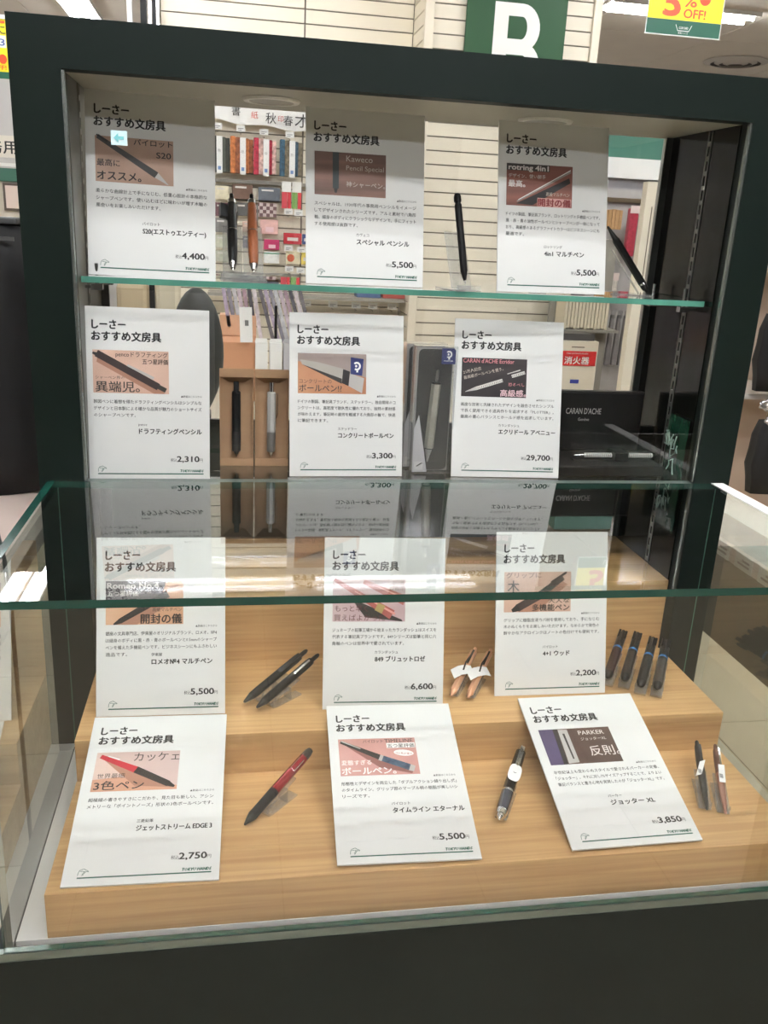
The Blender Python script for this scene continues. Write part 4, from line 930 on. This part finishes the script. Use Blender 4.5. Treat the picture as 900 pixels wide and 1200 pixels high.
# things on the counter right behind the case
cnt = thing('rear_counter', 'cream counter standing right behind the showcase', 'counter', (0,0,0))
piece('counter_top', MB().box(-.05, 1.06, .52, 1.62, .905, .94), mat('counter_greige', (196, 190, 172), .5), cnt, bevel=.003)
piece('counter_body', MB().box(-.02, 1.03, .56, 1.58, 0, .904), CREAM, cnt)
t = thing('wooden_box', 'orange-brown wooden box on the counter behind the kraft trays', 'box', (.236, 1.20, .9405))
piece('box_body', MB().box(0, .105, 0, .20, 0, .165), mat('box_orange', (200, 146, 110), .6, vary=.03, scale=6), t, bevel=.002)
piece('box_back', MB().box(0, .105, .14, .20, .1655, .225), mat('box_orange2', (212, 168, 136), .6), t, bevel=.002)
for i, (x, c) in enumerate(((.352, WHT), (.392, WHT), (.430, mat('box_lightgrey', (190, 188, 190), .5)))):
    t = thing('paper_box', ('white upright paper box beside the wooden box', 'white upright paper box between its two neighbours', 'pale grey upright paper box, nearest the 3,300 yen card')[i], 'box', (x, 1.18, .9405), group='upright paper boxes')
    piece('carton', MB().box(-.017, .017, 0, .05, 0, .168), c, t, bevel=.001); piece('open_flap', MB().box(-.016, .016, .012, .016, .1685, .178), c, t)
random.seed(11)
t0 = thing('hanging_rack', 'slim dark rod rack for the film packs behind the kraft trays', 'rack', (0,0,0))
piece('rod', MB().tube([(.396, 1.30, .9405), (.396, 1.30, 1.20)], .004, 8), BLACK, t0); piece('rod', MB().tube([(.440, 1.32, .9405), (.440, 1.32, 1.15)], .004, 8), GUN, t0)
piece('cross_bar', MB().tube([(.22, 1.36, 1.262), (.47, 1.36, 1.262)], .003, 8), CHROME, t0)
cols = ((190,176,196),(206,190,200),(226,216,220),(150,146,156),(176,150,160),(120,116,120),(206,206,210),(92,90,96))
names = ('lilac','pale pink','whitish','grey','dusty pink','dark grey','silvery','charcoal')
for i in range(16):
    x = .238+.0145*i; c = cols[(i*3) % 8]; n = names[(i*3) % 8]
    t = thing('film_pack', '%s film pack with a pen, %s row behind the trays' % (n, ('leftmost in the','2nd in the','3rd in the','4th in the','5th in the','6th in the','7th in the','8th in the','9th in the','10th in the','11th in the','12th in the','13th in the','14th in the','15th in the','rightmost in the')[i]), 'pack', (x, 1.34+.002*(i % 3), 1.262), group='film packs hanging behind the kraft trays')
    ln = .13 if i < 6 else .19
    lean = .12+.02*random.random()+(.10 if i > 6 else 0)
    piece('bag', MB().add([(0,0,0),(.011,0,0),(.011+lean*ln*1.2,.0,-ln),(lean*ln*1.2,.0,-ln),(0,.006,0),(.011,.006,0),(.011+lean*ln*1.2,.006,-ln),(lean*ln*1.2,.006,-ln)], [(3,2,1,0),(4,5,6,7),(0,1,5,4),(1,2,6,5),(2,3,7,6),(3,0,4,7)]), mat('film_%s' % n.replace(' ','_'), c, .18, vary=.2, scale=70), t)
    piece('hang_hole_tab', MB().box(.001, .010, .0, .004, .0005, .012), PINKW, t)
t = thing('price_card', 'white card with a small grey print in front of the film packs', 'card', (.3, 1.16, 1.108)); t.rotation_euler = (0, -.03, 0)
piece('sheet', MB().box(-.006, .028, .02, .0215, 0, .095), WHT, t); piece('print', MB().box(.008, .018, .0190, .0195, .045, .060), mat('print_grey', (120, 120, 118), .6), t)
# rounded grey chair back
t = thing('chair_back', 'dark grey rounded chair back seen between the two left cards', 'chair', (.192, .83, .94))
bm = bmesh.new(); bmesh.ops.create_uvsphere(bm, u_segments=28, v_segments=16, radius=1)
for v in bm.verts: v.co = Vector((v.co.x*.062*(1 if v.co.z > 0 else 1-.35*v.co.z*v.co.z), v.co.y*.035, .18+v.co.z*.155))
for f in bm.faces: f.smooth = True
me = bpy.data.meshes.new('back_shell'); bm.to_mesh(me); bm.free(); me.materials.append(mat('chair_grey', (62, 64, 62), .45, vary=.05, scale=20)); o = bpy.data.objects.new('back_shell', me); COL.objects.link(o); o.parent = t
piece('foot', MB().box(-.03, .03, -.03, .03, .0005, .045), mat('chair_grey', (84, 86, 84), .45), t)
# right part of the shop
t = thing('cream_post', 'cream square post standing behind the right side of the cabinet', 'post', (1.775, 1.90, 0))
piece('shaft', MB().box(-.028, .028, -.02, .02, .006, 1.635), CREAM, t, bevel=.002); piece('base_plate', MB().box(-.05, .05, -.04, .04, .0012, .006), ALU, t); 
piece('slot_row', MB().box(-.002, .002, -.0206, -.0202, 1.3, 1.55), CREAMD, t)
t = thing('extinguisher_cabinet', 'cream fire extinguisher cabinet with a red and white notice', 'cabinet', (1.765, 2.40, 0))
piece('body', MB().box(-.14, .095, 0, .16, .0012, 1.0), CREAM, t, bevel=.003)
n = piece('red_notice', MB().box(-.085, .088, -.002, -.0005, .893, .957), mat('notice_red', (216, 44, 44), .5), t)
letters(n, '消火器', .115, .036, WHT, (.0, -.0025, .903), bold=.05); letters(n, 'FIRE EXTINGUISHER', .10, .009, WHT, (.0, -.0025, .944), bold=0, name='small_print')
piece('blue_sticker', MB().box(-.02, .02, -.002, -.0005, .815, .832), mat('sticker_navy', (70, 80, 170), .5), t); piece('vent_row', MB().box(-.03, .03, -.0012, -.0004, .972, .977), CREAMD, t)
piece('dark_goods_tray', MB().box(-.13, .08, .02, .14, 1.001, 1.03), mat('tray_grey', (84, 82, 80), .5), t)
t = thing('folder_rack', 'rack of upright cream folders above the fire extinguisher cabinet', 'rack', (1.87, 2.62, 1.03))
piece('rack_board', MB().box(-.13, .17, .13, .14, -1.028, .40), mat('rack_grey', (150, 146, 136), .5), t)
fo = MB().box(0, .013, 0, .12, .0, .155).build('folder', mat('folder_cream', (222, 212, 186), .7), t)
for k in range(13):
    q = fo if k == 0 else fo.copy()
    if k: COL.objects.link(q); q.parent = t
    q.location = (-.1+.0165*k, 0, .001+.003*(k % 3))
piece('ledge', MB().box(-.13, .17, -.01, .13, -.012, .0), mat('rack_grey', (150, 146, 136), .5), t)
t = thing('comb_bundle', 'fan of light brown wooden combs hanging at the right of the upper shelf card', 'combs', (1.945, 2.60, 1.475))
for k in range(10): piece('comb', MB().box(-.045+.0085*k, -.0395+.0085*k, .003*(k % 2), .02, 0, .085-.001*abs(k-5)), mat('comb_tan', (196, 156, 108), .6), t)
piece('hook', MB().box(-.002, .002, .02, .05, .075, .08), CHROME, t)
for i, (x, z, w, h, c, lb) in enumerate(((2.118, 1.36, .045, .215, (176, 62, 78), 'dark pink film-wrapped roll bundle hanging beside the cream post'), (2.165, 1.37, .03, .17, (84, 88, 84), 'dark grey film pack right of the pink bundle'),
        (1.99, 1.30, .030, .12, (70, 74, 74), 'narrow charcoal pack hanging under the combs, left one'), (2.03, 1.30, .028, .12, (96, 104, 106), 'narrow blue grey pack hanging under the combs, right one'),
        (1.985, 1.170, .05, .045, (226, 150, 140), 'small salmon pink pack near the shelf end'), (2.05, 1.17, .06, .10, (214, 208, 196), 'pale cream pack near the shelf end'))):
    t = thing('wrapped_pack', lb, 'pack', (x, 2.78, z), group='packs beside the cream post')
    piece('wrapped_goods', MB().box(-w/2, w/2, 0, .03, 0, h), mat('wp%d' % i, c, .3, vary=.25, scale=70), t, bevel=.006)
    piece('header_label', MB().box(-w/2, w/2, -.004, -.001, h-.022, h+.012), PINKW, t)
tag(piece('wall_shelf', MB().box(1.955, 2.10, 2.74, 2.859, 1.155, 1.169), WHITE), 'small white shelf on the grey peg panel beside the cream post', 'shelf')
t = thing('peg_panel', 'grey peg panel carrying the packs beside the cream post', 'panel', (0,0,0))
piece('panel', MB().box(1.95, 2.9, 2.86, 2.88, .002, 1.66), mat('panel_grey', (176, 172, 168), .7), t); piece('hook_rail', MB().box(1.95, 2.9, 2.84, 2.859, 1.60, 1.62), CHROME, t)
for k in range(4):
    t = thing('grey_pouch', 'grey cloth pouch hanging low by the aisle, %s from the left' % ('first','second','third','fourth')[k], 'pouch', (2.06+.034*k, 2.74, .85), group='grey cloth pouches')
    piece('cloth', MB().add([(-.014,0,0),(.014,0,0),(.008,0,.24),(-.008,0,.24),(-.014,.02,0),(.014,.02,0),(.008,.02,.24),(-.008,.02,.24)], [(0,1,2,3),(7,6,5,4),(1,0,4,5),(2,1,5,6),(3,2,6,7),(0,3,7,4)]), mat('pouch_grey', (128, 124, 122), .8, vary=.1, scale=40), t, bevel=.004)
    piece('film_header', MB().box(-.012, .012, -.001, .0, .225, .262), FILM, t)
for i, (x, z, c, lb) in enumerate(((2.30, 1.50, (70,130,140), 'teal hanging card over a white pack'), (2.31, 1.43, (228,226,222), 'white square pack under the teal card'), (2.34, 1.33, (190,188,186), 'pale film pack behind the cream post'))):
    tag(piece('far_pack', MB().box(x-.04, x+.04, 2.80, 2.83, z, z+.065), mat('fp%d' % i, c, .4), bevel=.004), lb, 'pack', 'packs beside the cream post')
t = thing('gondola_header', 'shelf block with a white and green header right of the slatted column', 'shelf header', (0,0,0))
piece('green_fascia', MB().box(1.95, 2.9, 2.90, 3.3, 1.80, 2.15), mat('fascia_green', (74, 122, 106), .35), t); piece('white_fascia', MB().box(1.95, 2.9, 2.885, 3.3, 1.71, 1.799), WHT, t)
piece('shelf_body', MB().box(1.97, 2.88, 2.92, 3.28, .002, 1.709), mat('shelf_grey', (168, 164, 166), .6), t)
for k in range(3): piece('upright', MB().box(2.0+.4*k, 2.02+.4*k, 2.902, 2.919, .01, 1.70), WHT, t)
# 5% off notice hung from the ceiling
t = thing('sale_notice', 'yellow hanging notice reading 5% OFF with a dark green foot', 'notice', (2.338, 3.0, 2.352)); t.scale = (1.54, 1.0, 1.54)
piece('card_sheet', MB().box(-.122, .122, 0, .002, -.003, .30), WHT, t); piece('yellow_field', MB().box(-.119, .119, -.001, -.0002, .040, .297), YEL, t)
g = piece('green_foot', MB().box(-.119, .119, -.001, -.0002, 0, .0395), mat('foot_green', (10, 92, 68), .5), t)
letters(t, '5', .048, .10, ORR, (-.045, -.0016, .052), bold=.09, name='numeral'); letters(t, '%', .040, .048, ORR, (.012, -.0016, .078), bold=.05, name='percent_sign')
letters(t, 'OFF!', .070, .034, ORR, (.030, -.0016, .048), bold=.06); mb = MB().lathe([(0,.018),(.0008,.018)], 18); o = mb.build('orange_dot', ORR, t); o.rotation_euler = (math.pi/2, 0, 0); o.location = (.058, -.0012, .102)
k = MB(); k.strip([(-.026,0,.028),(-.018,0,.012),(.018,0,.012),(.026,0,.028)], .001, .002, (0,1,0)); k.build('emblem_line', WHT, g).location = (0, -.002, 0)
letters(g, 'CLUB CARD', .03, .009, WHT, (0, -.0016, .017), bold=.03, name='emblem_text'); letters(g, '東急ハンズ', .032, .006, WHT, (0, -.0016, .004), bold=0, name='emblem_text')
piece('hanging_wire', MB().tube([(-.1, .001, .30), (-.1, .001, .550)], .0008, 5), CHROME, t); piece('hanging_wire', MB().tube([(.1, .001, .30), (.1, .001, .550)], .0008, 5), CHROME, t)
# round ceiling vent
t = thing('ceiling_vent', 'round ceiling air vent with concentric rings, top right', 'vent', (5.22, 7.74, 3.176)); t.scale = (1.2, 1.2, 1.0)
for r0, r1, z0 in ((.20, .26, .012), (.13, .17, .006), (.06, .10, .0)):
    mb = MB(); n = 32; vs = []; fs = []
    for i in range(n):
        a = 2*math.pi*i/n; vs += [(r0*math.cos(a), r0*math.sin(a), z0-.012), (r1*math.cos(a), r1*math.sin(a), z0+.006)]
    for i in range(n): j = (i+1) % n; fs.append((2*i, 2*i+1, 2*j+1, 2*j))
    o = mb.add(vs, fs).build('ring', mat('vent_cream', (206, 198, 188), .6), t); sl = o.modifiers.new('s', 'SOLIDIFY'); sl.thickness = .003
piece('hub', MB().lathe([(.0,.035),(.004,.04)], 20), mat('vent_dark', (110, 104, 98), .6), t); piece('back_plate', MB().lathe([(.018,.25),(.0195,.25)], 32), mat('vent_shadow', (120, 112, 106), .8), t)
# outside the case, right: hanging bags and a white table
t = thing('display_table', 'white display table beside the glass counter, with a clear front rail', 'table', (0,0,0))
piece('table_top', MB().box(1.19, 1.385, -.9, .75, .865, .895), WHT, t, bevel=.003)
piece('table_body', MB().box(1.36, 1.38, -.85, .70, .566, .864), mat('table_dark', (52, 58, 50), .5), t)
for yy in (-.85, .66): piece('leg', MB().box(1.26, 1.30, yy, yy+.04, .002, .864), ALU, t)
piece('clear_rail', MB().box(1.192, 1.195, -.9, .75, .896, .945), ACRYL, t)
piece('rail_cap', MB().box(1.180, 1.1895, -.9, .75, .872, .900), PINKW, t)
for k in range(5):
    q = thing('shelf_ticket', 'white shelf ticket on the clear table rail, %s' % ('nearest to the viewer','second nearest','middle of five','second farthest','farthest')[k], 'price tag', (1.1782, -.20+.075*k, .872), group='shelf tickets on the clear rail')
    piece('ticket', MB().box(0, .001, 0, .055, 0, .028), WHT, q); piece('ticket_print', MB().box(-.0006, -.0001, .008, .045, .008, .012).box(-.0006, -.0001, .008, .032, .016, .020), mat('print_grey', (120, 120, 118), .6), q)
def bag(name, lab, x, y, z, w, h, d, m, strap=None):
    t = thing(name, lab, 'bag', (x, y, z), group='bags hanging right of the case')
    bm = bmesh.new(); bmesh.ops.create_cube(bm, size=1); bmesh.ops.subdivide_edges(bm, edges=bm.edges[:], cuts=4, use_grid_fill=True)
    for v in bm.verts:
        a, b, c = v.co*2; k = 1-.18*(abs(c)**3); wr = 1+.05*math.sin(c*7+a*4)
        v.co = Vector((a*w/2*k*wr, b*d/2*(1-.35*abs(a)**2)*(1-.3*abs(c)**2), h/2+c*h/2))
    for f in bm.faces: f.smooth = True
    me = bpy.data.meshes.new('bag_body'); bm.to_mesh(me); bm.free(); me.materials.append(m); o = bpy.data.objects.new('bag_body', me); COL.objects.link(o); o.parent = t
    piece('carry_strap', MB().strip([(-w*.3, 0, h*.95), (-w*.2, 0, h+.10), (0, 0, h+.16), (w*.2, 0, h+.10), (w*.3, 0, h*.95)], .03, .003, (0,1,0)), strap or m, t)
    return t
NYL = mat('black_nylon', (15, 15, 17), .6, vary=.2, scale=18); OLV = mat('olive_strap', (104, 92, 44), .7)
bag('tote_bag', 'black nylon bag hanging low right of the case', 2.16, 1.44, .60, .20, .26, .08, NYL, OLV)
bag('tote_bag', 'black bag with olive strap hanging high right of the case', 2.20, 1.575, .94, .20, .27, .06, NYL, OLV)
bag('tote_bag', 'dark red bag with white tag, lowest right of the case', 2.31, 1.50, .42, .15, .34, .08, mat('bag_red', (140, 24, 34), .5, vary=.1, scale=12))
tt = thing('bag_tag', 'white tag hanging on the dark red bag', 'tag', (2.245, 1.443, .57)); piece('tag_sheet', MB().box(0, .035, 0, .001, 0, .05), WHT, tt); piece('tag_print', MB().box(.006, .028, -.0006, -.0001, .015, .02).box(.006, .022, -.0006, -.0001, .028, .032), mat('print_grey', (120, 120, 118), .6), tt)
t = thing('bag_rack', 'pale metal rack with shelves holding the hanging bags', 'rack', (0,0,0))
for z in (.90, 1.36): piece('shelf', MB().box(2.02, 2.9, 1.62, 1.95, z, z+.02), mat('rack_pale', (206, 200, 192), .5), t)
piece('upright', MB().box(2.88, 2.92, 1.62, 1.66, .002, 1.9), ALU, t); piece('rear_panel', MB().box(2.02, 2.9, 1.96, 1.98, .30, 1.9), mat('panel_tan', (196, 176, 158), .7), t)
random.seed(4)
for k in range(4):
    t = thing('silver_pack', 'crinkled silver film pack, %s of four by the hanging bags' % ('highest','second highest','third highest','lowest')[k], 'pack', (2.075+.03*(k % 2), 1.38, (1.235,1.20,.925,.87)[k]), group='silver film packs by the bags')
    bm = bmesh.new(); bmesh.ops.create_icosphere(bm, subdivisions=3, radius=1)
    for v in bm.verts: v.co = Vector((v.co.x*.045, v.co.y*.012, v.co.z*.020))*(1+.35*random.random())
    me = bpy.data.meshes.new('film'); bm.to_mesh(me); bm.free(); me.materials.append(mat('silver_film', (170, 168, 168), .18, .7)); o = bpy.data.objects.new('film', me); COL.objects.link(o); o.parent = t
    piece('pack_label', MB().box(-.015, .022, -.022, -.0215, -.012, .014), WHT, t)
# outside the case, left: counter, bag, cable, sale card, far aisle
t = thing('side_counter', 'white counter left of the showcase with a black bag on it', 'counter', (0,0,0))
piece('counter_top', MB().box(-1.3, -.075, -.10, 1.2, .83, .862), PINKW, t, bevel=.002); piece('counter_body', MB().box(-1.28, -.95, -.06, 1.18, .002, .829), mat('side_body', (206, 198, 184), .6), t)
t = thing('black_bag', 'large soft black bag standing on the white counter left of the case', 'bag', (-.33, .62, .8625))
bm = bmesh.new(); bmesh.ops.create_cube(bm, size=1); bmesh.ops.subdivide_edges(bm, edges=bm.edges[:], cuts=7, use_grid_fill=True)
for v in bm.verts:
    a, b, c = v.co*2; rx = 1-.04*abs(c)**6; 
    v.co = Vector((a*.215*rx, b*.10*(1-.25*abs(a)**4)*(1-.10*abs(c)**4)+.006*math.sin(c*9+a*5), .268+c*.268*(1-.02*abs(a)**6)))
for f in bm.faces: f.smooth = True
me = bpy.data.meshes.new('bag_body'); bm.to_mesh(me); bm.free(); me.materials.append(mat('bag_black', (16, 16, 17), .7, vary=.2, scale=12)); o = bpy.data.objects.new('bag_body', me); COL.objects.link(o); o.parent = t
piece('zip_line', MB().box(-.20, .20, -.092, -.089, .505, .512), mat('zip_grey', (70, 70, 70), .4), t); piece('top_flap', MB().box(-.205, .205, -.08, .08, .535, .547), mat('flap_grey', (70, 72, 72), .6), t, bevel=.004)
tag(piece('power_cable', MB().tube([(-.30, .40, .866), (-.19, .36, .866), (-.145, .30, .866), (-.10, .16, .866), (-.078, .08, .866), (-.062, .03, .84), (-.058, .01, .70), (-.058, .01, .3), (-.06, .0, .01)], .0035, 8), BLACK), 'thin black cable running over the white counter left of the case', 'cable')
t = thing('sale_card', 'yellow and white sale card hanging at the top left edge', 'notice', (-1.28, 4.60, 2.150))
t.scale = (1.6, 1.6, 1.8)
piece('card_sheet', MB().box(-.17, .172, 0, .002, -.002, .17), YEL, t); piece('green_foot', MB().box(-.17, .172, -.001, -.0002, -.002, .018), mat('foot_green', (10, 92, 68), .5), t)
piece('white_panel', MB().box(-.17, .165, -.001, -.0002, .088, .123), WHT, t); piece('red_stripe', MB().box(-.17, .165, -.001, -.0002, .158, .165), ORR, t); letters(t, 'おトクに', .13, .03, INK, (.10, -.0016, .128), bold=.03); letters(t, '83', .045, .028, mat('num_blue', (70, 90, 170), .5), (.138, -.0016, .094), bold=.02, name='numeral')
mb = MB().lathe([(0,.014),(.0008,.014)], 18); o = mb.build('orange_dot', ORR, t); o.rotation_euler = (math.pi/2, 0, 0); o.location = (.150, -.0012, .055); letters(t, 'OFF!', .05, .018, ORR, (.135, -.0016, .024), bold=.04)
piece('top_holder', MB().box(-.17, .19, -.003, .005, .1705, .182), WHT, t); piece('hanging_wire', MB().tube([(.0, .001, .18), (.0, .001, .583)], .0008, 5), CHROME, t)
t = thing('aisle_sign', 'white aisle sign with black Japanese lettering far left', 'sign', (-1.30, 5.0, 1.74))
piece('sign_board', MB().box(-.5, .38, 0, .02, 0, .13), mat('sign_cream', (226, 220, 208), .6), t); letters(t, '事務用品', .42, .085, INK, (.125, -.001, .03), bold=.03)
t = thing('shelf_block', 'far left shelf block with green header, framed pale poster and colourful packs', 'shelf', (-1.25, 5.05, 0))
piece('carcass', MB().box(-.5, .45, .05, .5, .002, 1.68), mat('shelf_cream', (206, 198, 184), .6), t); piece('green_header', MB().box(.0, .40, .03, .049, 1.60, 1.68), mat('fascia_green', (74, 122, 106), .35), t)
piece('light_strip', MB().box(-.3, .42, .0, .049, 1.69, 1.71), WHT, t); piece('poster_frame', MB().box(.04, .40, .03, .049, 1.42, 1.59), mat('frame_brown', (96, 84, 76), .5), t); piece('poster', MB().box(.055, .40, .026, .0295, 1.435, 1.575), PINKW, t)
for i, (dx, z, c, lb) in enumerate(((.08, 1.29, (206,196,60), 'yellow pack on the far left shelf'), (.14, 1.29, (110,160,70), 'green pack on the far left shelf'), (.10, 1.235, (70,110,150), 'blue pack on the far left shelf'), (.02, 1.24, (236,180,160), 'salmon pink pack on the far left shelf'))):
    tag(piece('shelf_pack', MB().box(-1.25+dx-.028, -1.25+dx+.028, 4.98, 5.04, z, z+.055), mat('sp%d' % i, c, .5), bevel=.003), lb, 'pack', 'packs on the far left shelf')
piece('shelf_board', MB().box(-.5, .45, -.10, .049, 1.22, 1.234), WHT, t); 

for (x, w, h, c, lb) in ((.035, .075, .33, (186, 168, 136), 'tan upright parcel just above the 2,310 yen card'), (.118, .06, .35, (206, 196, 170), 'beige upright parcel between the tan one and the chair back')):
    t = thing('upright_parcel', lb, 'parcel', (x, .95, .9405), group='upright parcels behind the case')
    piece('parcel_body', MB().box(-w/2, w/2, 0, .05, 0, h), mat('parcel_%d' % c[0], c, .6, vary=.05, scale=10), t, bevel=.012); piece('paper_sleeve', MB().box(-w/2-.001, w/2+.001, -.001, .051, .04, .16), WHT, t)
